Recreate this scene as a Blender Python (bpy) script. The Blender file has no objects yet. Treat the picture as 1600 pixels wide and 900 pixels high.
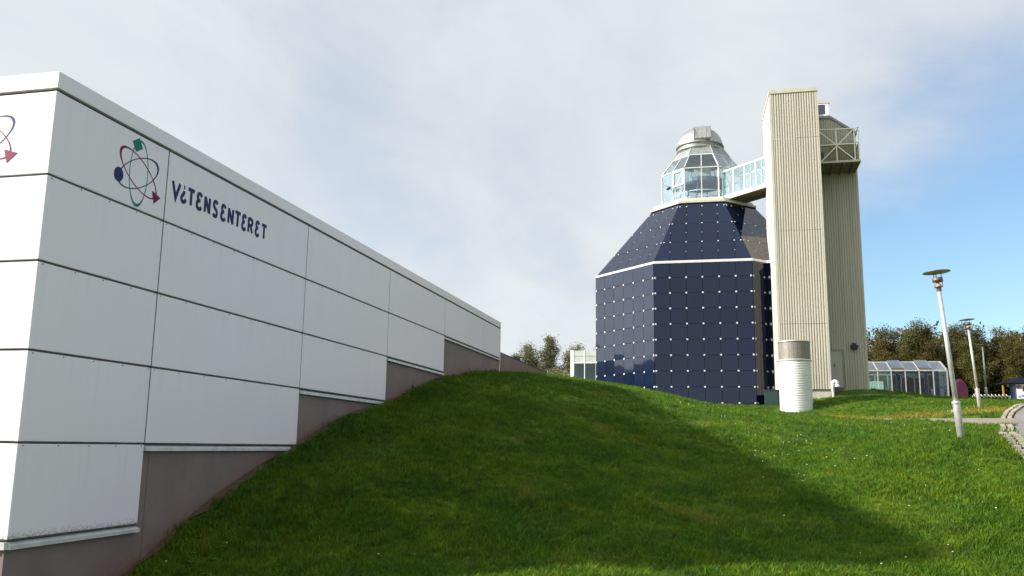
import bpy, math, random
import numpy as np
from mathutils import Vector, Matrix, Euler

rng = random.Random(7)
nrng = np.random.default_rng(11)
sc = bpy.context.scene
col = sc.collection

# ------------------------------------------------------------------ camera
# X runs across the front faces of the buildings, Y along the long wall, Z up; the eye is the origin
cam = bpy.data.cameras.new('camera')
cam.sensor_width = 36.0
cam.lens = 31.24
cam.clip_start = 0.1
cam.clip_end = 6000
co = bpy.data.objects.new('camera', cam)
M = Matrix(((0.9733066, 0.0263872, -0.22798678),
            (0.22905338, -0.17422484, 0.95769528),
            (0.01445006, 0.98435229, 0.17561826)))
R3 = Matrix(((M[0][0], M[0][1], -M[0][2]), (M[1][0], M[1][1], -M[1][2]), (M[2][0], M[2][1], -M[2][2])))
co.matrix_world = R3.to_4x4()
col.objects.link(co)
sc.camera = co

# ------------------------------------------------------------------ light
SUN_TRAVEL = Vector((0.918, 0.397, 0.0)).normalized()
SUN_EL = math.radians(26.3)
sun_dir = Vector((-SUN_TRAVEL.x * math.cos(SUN_EL), -SUN_TRAVEL.y * math.cos(SUN_EL), math.sin(SUN_EL)))
sun = bpy.data.lights.new('sun', 'SUN')
sun.energy = 5.0
sun.angle = math.radians(1.6)
sun.color = (1.0, 0.93, 0.82)
so = bpy.data.objects.new('sun', sun)
so.rotation_euler = sun_dir.to_track_quat('Z', 'Y').to_euler()
col.objects.link(so)

world = bpy.data.worlds.new('World')
sc.world = world
world.use_nodes = True
wn = world.node_tree
wn.nodes.clear()


def N(t, kind, **kw):
    n = t.nodes.new(kind)
    for k, v in kw.items():
        setattr(n, k, v)
    return n


def math_node(t, op, a, b=None, c=None, clamp=False):
    n = t.nodes.new('ShaderNodeMath')
    n.operation = op
    n.use_clamp = clamp
    for i, v in enumerate((a, b, c)):
        if v is None:
            continue
        if isinstance(v, (int, float)):
            n.inputs[i].default_value = v
        else:
            t.links.new(v, n.inputs[i])
    return n.outputs[0]


def mixc(t, fac, a, b, blend='MIX'):
    n = t.nodes.new('ShaderNodeMix')
    n.data_type = 'RGBA'
    n.blend_type = blend
    for s, v in ((n.inputs[0], fac), (n.inputs[6], a), (n.inputs[7], b)):
        if isinstance(v, (int, float)):
            s.default_value = v
        elif isinstance(v, tuple):
            s.default_value = v if len(v) == 4 else v + (1,)
        else:
            t.links.new(v, s)
    return n.outputs[2]


def maprange(t, v, a, b, c, d, smooth=True):
    n = t.nodes.new('ShaderNodeMapRange')
    n.interpolation_type = 'SMOOTHSTEP' if smooth else 'LINEAR'
    t.links.new(v, n.inputs[0])
    for i, x in enumerate((a, b, c, d)):
        n.inputs[i + 1].default_value = x
    return n.outputs[0]


def noise(t, vec, scale, detail=4, rough=0.55, dist=0.0):
    n = t.nodes.new('ShaderNodeTexNoise')
    n.inputs['Scale'].default_value = scale
    n.inputs['Detail'].default_value = detail
    n.inputs['Roughness'].default_value = rough
    n.inputs['Distortion'].default_value = dist
    if vec is not None:
        t.links.new(vec, n.inputs['Vector'])
    return n.outputs[0]


sky = N(wn, 'ShaderNodeTexSky', sky_type='NISHITA')
sky.sun_disc = False
sky.sun_elevation = SUN_EL
sky.sun_rotation = math.atan2(sun_dir.x, sun_dir.y)
sky.air_density = 1.0
sky.dust_density = 0.6
sky.ozone_density = 1.6
tc = N(wn, 'ShaderNodeTexCoord')
sep = N(wn, 'ShaderNodeSeparateXYZ')
wn.links.new(tc.outputs['Generated'], sep.inputs[0])
zz = math_node(wn, 'ADD', math_node(wn, 'MAXIMUM', sep.outputs[2], 0.0), 0.22)
px = math_node(wn, 'DIVIDE', sep.outputs[0], zz)
py = math_node(wn, 'DIVIDE', sep.outputs[1], zz)
cmb = N(wn, 'ShaderNodeCombineXYZ')
wn.links.new(px, cmb.inputs[0])
wn.links.new(math_node(wn, 'MULTIPLY', py, 0.55), cmb.inputs[1])
n1 = noise(wn, cmb.outputs[0], 0.9, 7, 0.6, 1.0)
n2 = noise(wn, cmb.outputs[0], 3.2, 6, 0.6, 0.9)
# a break in the cloud sheet towards the right
cd = Vector((math.sin(math.radians(24)), math.cos(math.radians(24)), -0.02)).normalized()
dot = N(wn, 'ShaderNodeVectorMath', operation='DOT_PRODUCT')
wn.links.new(tc.outputs['Generated'], dot.inputs[0])
dot.inputs[1].default_value = cd
gap = maprange(wn, dot.outputs['Value'], 0.87, 0.98, 0.0, 1.0)
dens = math_node(wn, 'ADD', math_node(wn, 'MULTIPLY', n1, 0.75), math_node(wn, 'MULTIPLY', n2, 0.35))
dens = math_node(wn, 'SUBTRACT', dens, math_node(wn, 'MULTIPLY', gap, 0.56))
cover = maprange(wn, dens, 0.06, 0.62, 0.08, 0.96)
n3 = noise(wn, cmb.outputs[0], 1.7, 5, 0.5, 0.4)
ccol = mixc(wn, maprange(wn, n3, 0.36, 0.62, 0, 1), (4.35, 4.62, 4.95), (5.05, 5.20, 5.28))
sdot = N(wn, 'ShaderNodeVectorMath', operation='DOT_PRODUCT')
wn.links.new(tc.outputs['Generated'], sdot.inputs[0])
sdot.inputs[1].default_value = sun_dir
# cloud is brighter around the sun: forward scattering
glow = maprange(wn, sdot.outputs['Value'], 0.5, 1.0, 1.0, 3.4)
ccol = mixc(wn, 1.0, ccol, glow, 'MULTIPLY')
skyt = mixc(wn, 1.0, sky.outputs[0], (0.92, 1.10, 1.18), 'MULTIPLY')
skyc = mixc(wn, cover, skyt, ccol)
bg = N(wn, 'ShaderNodeBackground')
bg.inputs[1].default_value = 0.10
wn.links.new(skyc, bg.inputs[0])
wo = N(wn, 'ShaderNodeOutputWorld')
wn.links.new(bg.outputs[0], wo.inputs[0])

sc.view_settings.view_transform = 'Standard'
sc.view_settings.look = 'None'
sc.view_settings.exposure = 0.72
sc.view_settings.gamma = 1.0
sc.render.engine = 'CYCLES'
sc.cycles.max_bounces = 10
sc.cycles.transparent_max_bounces = 24
sc.cycles.use_denoising = True

# ------------------------------------------------------------------ materials


def newmat(name):
    m = bpy.data.materials.new(name)
    m.use_nodes = True
    t = m.node_tree
    t.nodes.clear()
    o = N(t, 'ShaderNodeOutputMaterial')
    b = N(t, 'ShaderNodeBsdfPrincipled')
    t.links.new(b.outputs[0], o.inputs[0])
    return m, t, b, o


def pos(t):
    return N(t, 'ShaderNodeNewGeometry').outputs['Position']


def mat(name, colour, rough=0.5, metal=0.0, var=0.08, scale=3.0, fine=0.0, bump=0.0, bscale=40.0, spec=0.5, objvar=0.0):
    m, t, b, o = newmat(name)
    p = pos(t)
    lo = tuple(c * (1 - var) for c in colour)
    hi = tuple(min(1, c * (1 + var)) for c in colour)
    n = noise(t, p, scale, 5, 0.6)
    c = mixc(t, maprange(t, n, 0.3, 0.7, 0, 1), lo, hi)
    if fine:
        nf = noise(t, p, scale * 25, 3, 0.6)
        c = mixc(t, math_node(t, 'MULTIPLY', nf, fine), c, tuple(x * 0.6 for x in colour))
    if objvar:
        oi = N(t, 'ShaderNodeObjectInfo')
        h = N(t, 'ShaderNodeHueSaturation')
        t.links.new(maprange(t, oi.outputs['Random'], 0, 1, 1 - objvar, 1 + objvar, False), h.inputs['Value'])
        t.links.new(c, h.inputs['Color'])
        c = h.outputs[0]
    t.links.new(c, b.inputs['Base Color'])
    b.inputs['Roughness'].default_value = rough
    b.inputs['Metallic'].default_value = metal
    b.inputs['Specular IOR Level'].default_value = spec
    if bump:
        bn = N(t, 'ShaderNodeBump')
        bn.inputs['Strength'].default_value = bump
        bn.inputs['Distance'].default_value = 0.02
        t.links.new(noise(t, p, bscale, 4, 0.6), bn.inputs['Height'])
        t.links.new(bn.outputs[0], b.inputs['Normal'])
    return m


def panel_white_material():
    # painted metal cladding, faint streaks and specks of dirt near the sills
    m, t, b, o = newmat('white_cladding')
    p = pos(t)
    sp = N(t, 'ShaderNodeSeparateXYZ')
    t.links.new(p, sp.inputs[0])
    st = N(t, 'ShaderNodeMapping')
    st.inputs['Scale'].default_value = (3.0, 3.0, 0.35)
    t.links.new(p, st.inputs[0])
    streak = noise(t, st.outputs[0], 2.2, 5, 0.6)
    blot = noise(t, p, 0.8, 4, 0.6)
    c = mixc(t, maprange(t, streak, 0.35, 0.75, 0, 1), (0.815, 0.765, 0.830), (0.795, 0.748, 0.812))
    c = mixc(t, maprange(t, blot, 0.3, 0.7, 0, 0.5), c, (0.84, 0.77, 0.85))
    grain = noise(t, p, 260, 2, 0.5)
    c = mixc(t, maprange(t, grain, 0.45, 0.75, 0, 0.22), c, (0.64, 0.62, 0.68))
    # rain runs below each joint
    fr = math_node(t, 'FRACT', math_node(t, 'DIVIDE', math_node(t, 'SUBTRACT', 4.10, sp.outputs[2]), 1.0375))
    rm = N(t, 'ShaderNodeMapping')
    rm.inputs['Scale'].default_value = (9.0, 9.0, 0.25)
    t.links.new(p, rm.inputs[0])
    run = maprange(t, noise(t, rm.outputs[0], 1.6, 5, 0.7), 0.48, 0.78, 0, 1)
    run = math_node(t, 'MULTIPLY', run, maprange(t, fr, 0.0, 0.75, 1.0, 0.0))
    c = mixc(t, math_node(t, 'MULTIPLY', run, 0.28), c, (0.52, 0.50, 0.50))
    edge = math_node(t, 'MULTIPLY', maprange(t, fr, 0.93, 1.0, 0.0, 0.35), maprange(t, noise(t, p, 3.0, 5, 0.7), 0.35, 0.7, 0, 1))
    c = mixc(t, edge, c, (0.42, 0.41, 0.40))
    # lichen specks low on the lowest panel
    low = maprange(t, sp.outputs[2], -0.93, -1.075, 0.0, 1.0)
    speck = noise(t, p, 38, 5, 0.75)
    k = math_node(t, 'MULTIPLY', low, maprange(t, math_node(t, 'ADD', speck, math_node(t, 'MULTIPLY', low, 0.16)), 0.60, 0.70, 0, 1))
    c = mixc(t, math_node(t, 'MULTIPLY', k, 0.6), c, (0.20, 0.20, 0.16))
    t.links.new(c, b.inputs['Base Color'])
    b.inputs['Roughness'].default_value = 0.33
    bn = N(t, 'ShaderNodeBump')
    bn.inputs['Strength'].default_value = 0.25
    bn.inputs['Distance'].default_value = 0.01
    t.links.new(noise(t, p, 1.1, 2, 0.4), bn.inputs['Height'])
    t.links.new(bn.outputs[0], b.inputs['Normal'])
    return m


def plinth_material():
    m, t, b, o = newmat('brown_plinth')
    p = pos(t)
    c = mixc(t, maprange(t, noise(t, p, 1.2, 5, 0.6), 0.3, 0.7, 0, 1), (0.165, 0.128, 0.126), (0.200, 0.160, 0.155))
    dirt = noise(t, p, 5, 6, 0.7)
    sp = N(t, 'ShaderNodeSeparateXYZ')
    t.links.new(p, sp.inputs[0])
    # splashed soil above the line of the lawn
    b1 = math_node(t, 'MULTIPLY_ADD', sp.outputs[1], 0.37, -1.73 - 0.37 * 10.6)
    b2 = math_node(t, 'MULTIPLY_ADD', sp.outputs[1], 0.215, -0.05 - 0.215 * 15.14)
    b3 = math_node(t, 'MULTIPLY_ADD', sp.outputs[1], 0.106, 1.86 - 0.106 * 23.67)
    hh = math_node(t, 'SUBTRACT', sp.outputs[2], math_node(t, 'MINIMUM', math_node(t, 'MINIMUM', b1, b2), b3))
    spl = math_node(t, 'MULTIPLY', maprange(t, hh, 0.0, 0.50, 1.0, 0.0), maprange(t, noise(t, p, 9, 5, 0.7), 0.30, 0.62, 0.1, 1))
    c = mixc(t, math_node(t, 'MULTIPLY', spl, 0.75), c, (0.17, 0.085, 0.052))
    c = mixc(t, maprange(t, dirt, 0.5, 0.8, 0, 0.45), c, (0.16, 0.095, 0.06))
    t.links.new(c, b.inputs['Base Color'])
    b.inputs['Roughness'].default_value = 0.7
    return m


def navy_glass_material():
    m, t, b, o = newmat('navy_glass')
    oi = N(t, 'ShaderNodeObjectInfo')
    c = mixc(t, oi.outputs['Random'], (0.0018, 0.0058, 0.0225), (0.0030, 0.0085, 0.0300))
    t.links.new(c, b.inputs['Base Color'])
    b.inputs['Roughness'].default_value = 0.03
    b.inputs['IOR'].default_value = 1.54
    p = pos(t)
    bn = N(t, 'ShaderNodeBump')
    bn.inputs['Strength'].default_value = 0.10
    bn.inputs['Distance'].default_value = 0.02
    t.links.new(noise(t, p, 0.9, 2, 0.4), bn.inputs['Height'])
    t.links.new(bn.outputs[0], b.inputs['Normal'])
    return m


def clear_glass_material(name, tint, refl=1.0):
    m, t, b, o = newmat(name)
    t.nodes.remove(b)
    tr = N(t, 'ShaderNodeBsdfTransparent')
    tr.inputs[0].default_value = tint + (1,)
    gl = N(t, 'ShaderNodeBsdfGlossy')
    gl.inputs['Roughness'].default_value = 0.02
    gl.inputs['Color'].default_value = (0.95, 0.98, 1.0, 1)
    lw = N(t, 'ShaderNodeLayerWeight')
    lw.inputs['Blend'].default_value = 0.5
    sch = math_node(t, 'ADD', math_node(t, 'MULTIPLY', math_node(t, 'POWER', lw.outputs['Facing'], 5.0), 0.92), 0.045)
    mx = N(t, 'ShaderNodeMixShader')
    t.links.new(math_node(t, 'MULTIPLY', sch, refl, clamp=True), mx.inputs[0])
    t.links.new(tr.outputs[0], mx.inputs[1])
    t.links.new(gl.outputs[0], mx.inputs[2])
    t.links.new(mx.outputs[0], o.inputs[0])
    return m


def lawn_colour(t, p):
    """Colour of the turf as a function of place: green, clover-dark and sun-dried patches."""
    big = noise(t, p, 0.22, 5, 0.6, 0.5)
    med = noise(t, p, 0.9, 5, 0.65, 0.4)
    fin = noise(t, p, 7, 4, 0.6)
    c = mixc(t, maprange(t, med, 0.32, 0.68, 0, 1), (0.053, 0.126, 0.006), (0.116, 0.190, 0.009))
    c = mixc(t, maprange(t, big, 0.52, 0.70, 0, 0.75), c, (0.038, 0.110, 0.010))
    dark = maprange(t, noise(t, p, 1.7, 5, 0.65, 0.6), 0.52, 0.68, 0, 0.55)
    c = mixc(t, dark, c, (0.030, 0.075, 0.010))
    dry = math_node(t, 'MULTIPLY', maprange(t, noise(t, p, 0.45, 5, 0.6, 0.8), 0.58, 0.72, 0, 1), maprange(t, fin, 0.35, 0.6, 0.3, 1))
    c = mixc(t, math_node(t, 'MULTIPLY', dry, 0.7), c, (0.25, 0.20, 0.035))
    # worn grass along the footpath
    sp = N(t, 'ShaderNodeSeparateXYZ')
    t.links.new(p, sp.inputs[0])
    wob = math_node(t, 'ADD', sp.outputs[1], math_node(t, 'MULTIPLY', math_node(t, 'SUBTRACT', noise(t, p, 0.5, 3), 0.5), 1.6))
    band = math_node(t, 'MULTIPLY', maprange(t, wob, 36.6, 36.9, 0, 1), maprange(t, wob, 38.3, 37.3, 0, 1))
    band = math_node(t, 'MULTIPLY', band, maprange(t, sp.outputs[0], 2.5, 5.0, 0, 1))
    c = mixc(t, math_node(t, 'MULTIPLY', band, 0.75), c, (0.29, 0.21, 0.035))
    clump = maprange(t, noise(t, p, 3.4, 4, 0.6), 0.50, 0.68, 0, 0.6)
    c = mixc(t, clump, c, mixc(t, 1.0, c, (1.6, 1.35, 1.3), 'MULTIPLY'))
    return mixc(t, maprange(t, fin, 0.3, 0.7, 0, 0.8), c, mixc(t, 1.0, c, (0.62, 0.66, 0.55), 'MULTIPLY'))


def ground_material():
    m, t, b, o = newmat('turf')
    p = pos(t)
    c = lawn_colour(t, p)
    stem = noise(t, p, 60, 3, 0.6)
    c = mixc(t, maprange(t, stem, 0.4, 0.7, 0, 0.55), c, (0.035, 0.040, 0.010))
    soil = noise(t, p, 1.3, 6, 0.7)
    c = mixc(t, maprange(t, soil, 0.70, 0.78, 0, 0.7), c, (0.10, 0.060, 0.030))
    t.links.new(c, b.inputs['Base Color'])
    b.inputs['Roughness'].default_value = 0.9
    b.inputs['Specular IOR Level'].default_value = 0.15
    bn = N(t, 'ShaderNodeBump')
    bn.inputs['Strength'].default_value = 0.9
    bn.inputs['Distance'].default_value = 0.06
    t.links.new(noise(t, p, 14, 5, 0.7), bn.inputs['Height'])
    t.links.new(bn.outputs[0], b.inputs['Normal'])
    return m


def blade_material():
    m, t, b, o = newmat('grass_blade')
    p = pos(t)
    c = lawn_colour(t, p)
    oi = N(t, 'ShaderNodeObjectInfo')
    h = N(t, 'ShaderNodeHueSaturation')
    t.links.new(maprange(t, oi.outputs['Random'], 0, 1, 0.75, 1.45, False), h.inputs['Value'])
    t.links.new(maprange(t, oi.outputs['Random'], 0, 1, 0.49, 0.515, False), h.inputs['Hue'])
    t.links.new(c, h.inputs['Color'])
    c = h.outputs[0]
    t.links.new(c, b.inputs['Base Color'])
    b.inputs['Roughness'].default_value = 0.6
    b.inputs['Specular IOR Level'].default_value = 0.25
    tl = N(t, 'ShaderNodeBsdfTranslucent')
    t.links.new(c, tl.inputs[0])
    mx = N(t, 'ShaderNodeMixShader')
    mx.inputs[0].default_value = 0.35
    t.links.new(b.outputs[0], mx.inputs[1])
    t.links.new(tl.outputs[0], mx.inputs[2])
    t.links.new(mx.outputs[0], o.inputs[0])
    return m


def leaf_material(name, a, bcol, translucent=0.3):
    m, t, b, o = newmat(name)
    p = pos(t)
    n = noise(t, p, 1.1, 4, 0.6)
    n_f = noise(t, p, 9, 2, 0.5)
    c = mixc(t, maprange(t, n, 0.35, 0.65, 0, 1), a, bcol)
    c = mixc(t, maprange(t, n_f, 0.35, 0.7, 0, 0.6), c, tuple(x * 0.55 for x in a))
    oi = N(t, 'ShaderNodeObjectInfo')
    h = N(t, 'ShaderNodeHueSaturation')
    t.links.new(maprange(t, oi.outputs['Random'], 0, 1, 0.75, 1.25, False), h.inputs['Value'])
    t.links.new(c, h.inputs['Color'])
    t.links.new(h.outputs[0], b.inputs['Base Color'])
    b.inputs['Roughness'].default_value = 0.65
    b.inputs['Specular IOR Level'].default_value = 0.2
    tl = N(t, 'ShaderNodeBsdfTranslucent')
    t.links.new(h.outputs[0], tl.inputs[0])
    mx = N(t, 'ShaderNodeMixShader')
    mx.inputs[0].default_value = translucent
    t.links.new(b.outputs[0], mx.inputs[1])
    t.links.new(tl.outputs[0], mx.inputs[2])
    t.links.new(mx.outputs[0], o.inputs[0])
    return m


def ribbed_cream_material():
    m, t, b, o = newmat('cream_ribbed_metal')
    p = pos(t)
    mp = N(t, 'ShaderNodeMapping')
    mp.inputs['Scale'].default_value = (2.5, 2.5, 0.12)
    t.links.new(p, mp.inputs[0])
    c = mixc(t, maprange(t, noise(t, mp.outputs[0], 2.0, 6, 0.65), 0.35, 0.72, 0, 1), (0.475, 0.445, 0.365), (0.40, 0.375, 0.31))
    c = mixc(t, maprange(t, noise(t, p, 6, 5, 0.7), 0.62, 0.8, 0, 0.35), c, (0.30, 0.23, 0.15))
    mp2 = N(t, 'ShaderNodeMapping')
    mp2.inputs['Scale'].default_value = (7.0, 7.0, 0.10)
    t.links.new(p, mp2.inputs[0])
    c = mixc(t, maprange(t, noise(t, mp2.outputs[0], 1.3, 6, 0.7), 0.58, 0.80, 0, 0.55), c, (0.26, 0.22, 0.165))
    t.links.new(c, b.inputs['Base Color'])
    b.inputs['Roughness'].default_value = 0.5
    return m


MAT = {}
MAT['white'] = panel_white_material()
MAT['plinth'] = plinth_material()
MAT['trim_white'] = mat('white_trim', (0.80, 0.80, 0.82), 0.35, 0.0, 0.06, 2)
MAT['frame_white'] = mat('lantern_frame_paint', (0.58, 0.58, 0.585), 0.4, 0.1, 0.06, 3)
MAT['sill'] = mat('sill_metal', (0.70, 0.71, 0.72), 0.35, 0.3, 0.14, 6, fine=0.3)
MAT['joint'] = mat('dark_joint', (0.035, 0.033, 0.032), 0.8, 0, 0.2, 5)
MAT['jointflange'] = mat('joint_flange', (0.13, 0.122, 0.105), 0.6, 0, 0.2, 5)  # the flange's own colour, the same on both walls
MAT['screw'] = mat('dark_screw', (0.05, 0.05, 0.05), 0.5, 0.5, 0.2, 5)
MAT['teal'] = mat('teal_vinyl', (0.004, 0.185, 0.140), 0.6, 0, 0.05, 4, spec=0.2)
MAT['crimson'] = mat('crimson_vinyl', (0.185, 0.008, 0.055), 0.6, 0, 0.05, 4, spec=0.2)
MAT['navy'] = mat('navy_vinyl', (0.015, 0.030, 0.125), 0.6, 0, 0.05, 4, spec=0.2)
MAT['navyglass'] = navy_glass_material()
MAT['clear'] = clear_glass_material('clear_glass', (0.87, 0.925, 0.93), 2.4)
MAT['greenglass'] = clear_glass_material('green_glass', (0.62, 0.80, 0.76), 1.5)
MAT['greyglass'] = clear_glass_material('grey_glass', (0.66, 0.74, 0.80), 1.6)
MAT['shadeglass'] = clear_glass_material('shade_tinted_glass', (0.42, 0.44, 0.44), 0.8)  # dim interior and mirrored wood are put into the tint of these panes
MAT['button'] = mat('white_fixing', (0.52, 0.53, 0.54), 0.35, 0.1, 0.05, 4)
MAT['backing'] = mat('dark_backing', (0.012, 0.014, 0.022), 0.6, 0, 0.2, 2)
MAT['cream'] = ribbed_cream_material()
MAT['creamflat'] = mat('cream_flashing', (0.475, 0.45, 0.375), 0.45, 0, 0.08, 2.5, fine=0.15)
MAT['trim_cream'] = mat('pale_cream_paint', (0.80, 0.78, 0.68), 0.4, 0, 0.05, 3)
MAT['greyroof'] = mat('grey_roof_edge', (0.27, 0.265, 0.23), 0.6, 0, 0.12, 2)
MAT['concrete'] = mat('concrete', (0.46, 0.44, 0.38), 0.85, 0, 0.18, 4, fine=0.3, bump=0.3)
MAT['zinc'] = mat('zinc_sheet', (0.46, 0.455, 0.44), 0.38, 0.75, 0.12, 2.2, fine=0.1, objvar=0.10)
MAT['zincdark'] = mat('weathered_zinc', (0.33, 0.34, 0.335), 0.45, 0.6, 0.18, 2.5, fine=0.15)
MAT['galv'] = mat('galvanised_steel', (0.56, 0.56, 0.54), 0.42, 0.55, 0.14, 9, fine=0.2)
MAT['lampdark'] = mat('lamp_grey_metal', (0.16, 0.145, 0.125), 0.5, 0.5, 0.15, 9)
MAT['lampunder'] = mat('lamp_reflector', (0.42, 0.36, 0.26), 0.5, 0.2, 0.12, 9)
MAT['copper'] = mat('lamp_red_bulb', (0.62, 0.24, 0.15), 0.35, 0.1, 0.1, 9)
MAT['soffit'] = mat('brown_soffit', (0.14, 0.115, 0.085), 0.7, 0, 0.15, 3)
MAT['black'] = mat('black_metal', (0.02, 0.02, 0.022), 0.45, 0.2, 0.1, 6)
MAT['darkgreen'] = mat('dark_green_paint', (0.016, 0.04, 0.035), 0.5, 0, 0.15, 4)
MAT['door'] = mat('grey_beige_door', (0.44, 0.42, 0.37), 0.55, 0, 0.06, 3)
MAT['window'] = mat('dark_window', (0.05, 0.06, 0.085), 0.08, 0, 0.1, 2)
MAT['mesh'] = clear_glass_material('wire_mesh', (0.72, 0.70, 0.56), 0.4)
MAT['whitepaint'] = mat('white_ribbed_steel', (0.66, 0.66, 0.635), 0.38, 0.0, 0.05, 2.5, fine=0.08)
MAT['meshdrum'] = mat('perforated_brown_steel', (0.235, 0.21, 0.185), 0.6, 0.35, 0.16, 8, fine=0.5)
MAT['purple'] = mat('purple_paint', (0.20, 0.022, 0.085), 0.45, 0, 0.2, 1.8)
MAT['shelterblue'] = mat('navy_shelter_paint', (0.006, 0.009, 0.030), 0.4, 0, 0.15, 2)
MAT['postblue'] = mat('blue_post_paint', (0.018, 0.045, 0.14), 0.4, 0, 0.1, 2)
MAT['columnblue'] = mat('blue_column_paint', (0.07, 0.16, 0.30), 0.5, 0, 0.12, 2)
MAT['interior'] = mat('pale_interior', (0.50, 0.54, 0.50), 0.8, 0, 0.12, 1.5)
MAT['interiordark'] = mat('dark_interior', (0.035, 0.032, 0.04), 0.8, 0, 0.2, 1.5)
MAT['platform'] = mat('blue_grey_steel', (0.11, 0.15, 0.22), 0.5, 0.2, 0.2, 2)
MAT['asphalt'] = mat('worn_asphalt', (0.185, 0.175, 0.160), 0.9, 0, 0.14, 1.0, fine=0.35, bump=0.3, bscale=60)
MAT['pathasphalt'] = mat('path_asphalt', (0.225, 0.190, 0.145), 0.9, 0, 0.14, 1.0, fine=0.35, bump=0.3, bscale=60)
MAT['sett'] = mat('granite_sett', (0.27, 0.245, 0.205), 0.85, 0, 0.15, 5, fine=0.35, bump=0.4, objvar=0.14)
MAT['soil'] = mat('bare_soil', (0.105, 0.060, 0.036), 0.95, 0, 0.35, 6, fine=0.5, bump=0.8, bscale=25)
MAT['turf'] = ground_material()
MAT['blade'] = blade_material()
MAT['leaf_olive'] = leaf_material('olive_leaves', (0.080, 0.075, 0.018), (0.115, 0.112, 0.026))
MAT['leaf_brown'] = leaf_material('brown_budding_leaves', (0.092, 0.070, 0.026), (0.100, 0.086, 0.026))
MAT['leaf_green'] = leaf_material('grey_green_leaves', (0.130, 0.135, 0.055), (0.220, 0.210, 0.095))
MAT['bark'] = mat('birch_bark', (0.17, 0.14, 0.105), 0.85, 0, 0.4, 7, fine=0.4)
MAT['twig'] = mat('brown_twig', (0.095, 0.068, 0.052), 0.85, 0, 0.3, 7)
MAT['daisy'] = mat('white_petal', (0.72, 0.72, 0.60), 0.7, 0, 0.1, 20)
MAT['weed'] = mat('weed_leaf', (0.075, 0.15, 0.022), 0.8, 0, 0.25, 10, spec=0.1)
MAT['hill'] = mat('far_hillside', (0.05, 0.062, 0.045), 0.95, 0, 0.3, 0.01)
MAT['skin'] = mat('poster_skin', (0.66, 0.42, 0.33), 0.5, 0, 0.08, 3)
MAT['hair'] = mat('poster_hair', (0.045, 0.022, 0.018), 0.5, 0, 0.2, 5)
MAT['posterwhite'] = mat('poster_white', (0.72, 0.74, 0.80), 0.5, 0, 0.1, 3)
MAT['posterblue'] = mat('poster_blue', (0.16, 0.22, 0.42), 0.5, 0, 0.1, 3)
MAT['posterred'] = mat('poster_red', (0.40, 0.12, 0.10), 0.5, 0, 0.1, 3)
MAT['yellow'] = mat('yellow_ochre_paint', (0.32, 0.22, 0.05), 0.6, 0, 0.15, 3)
MAT['tealpaint'] = mat('teal_screen', (0.06, 0.30, 0.25), 0.5, 0, 0.15, 3)

# ------------------------------------------------------------------ mesh builder


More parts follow.
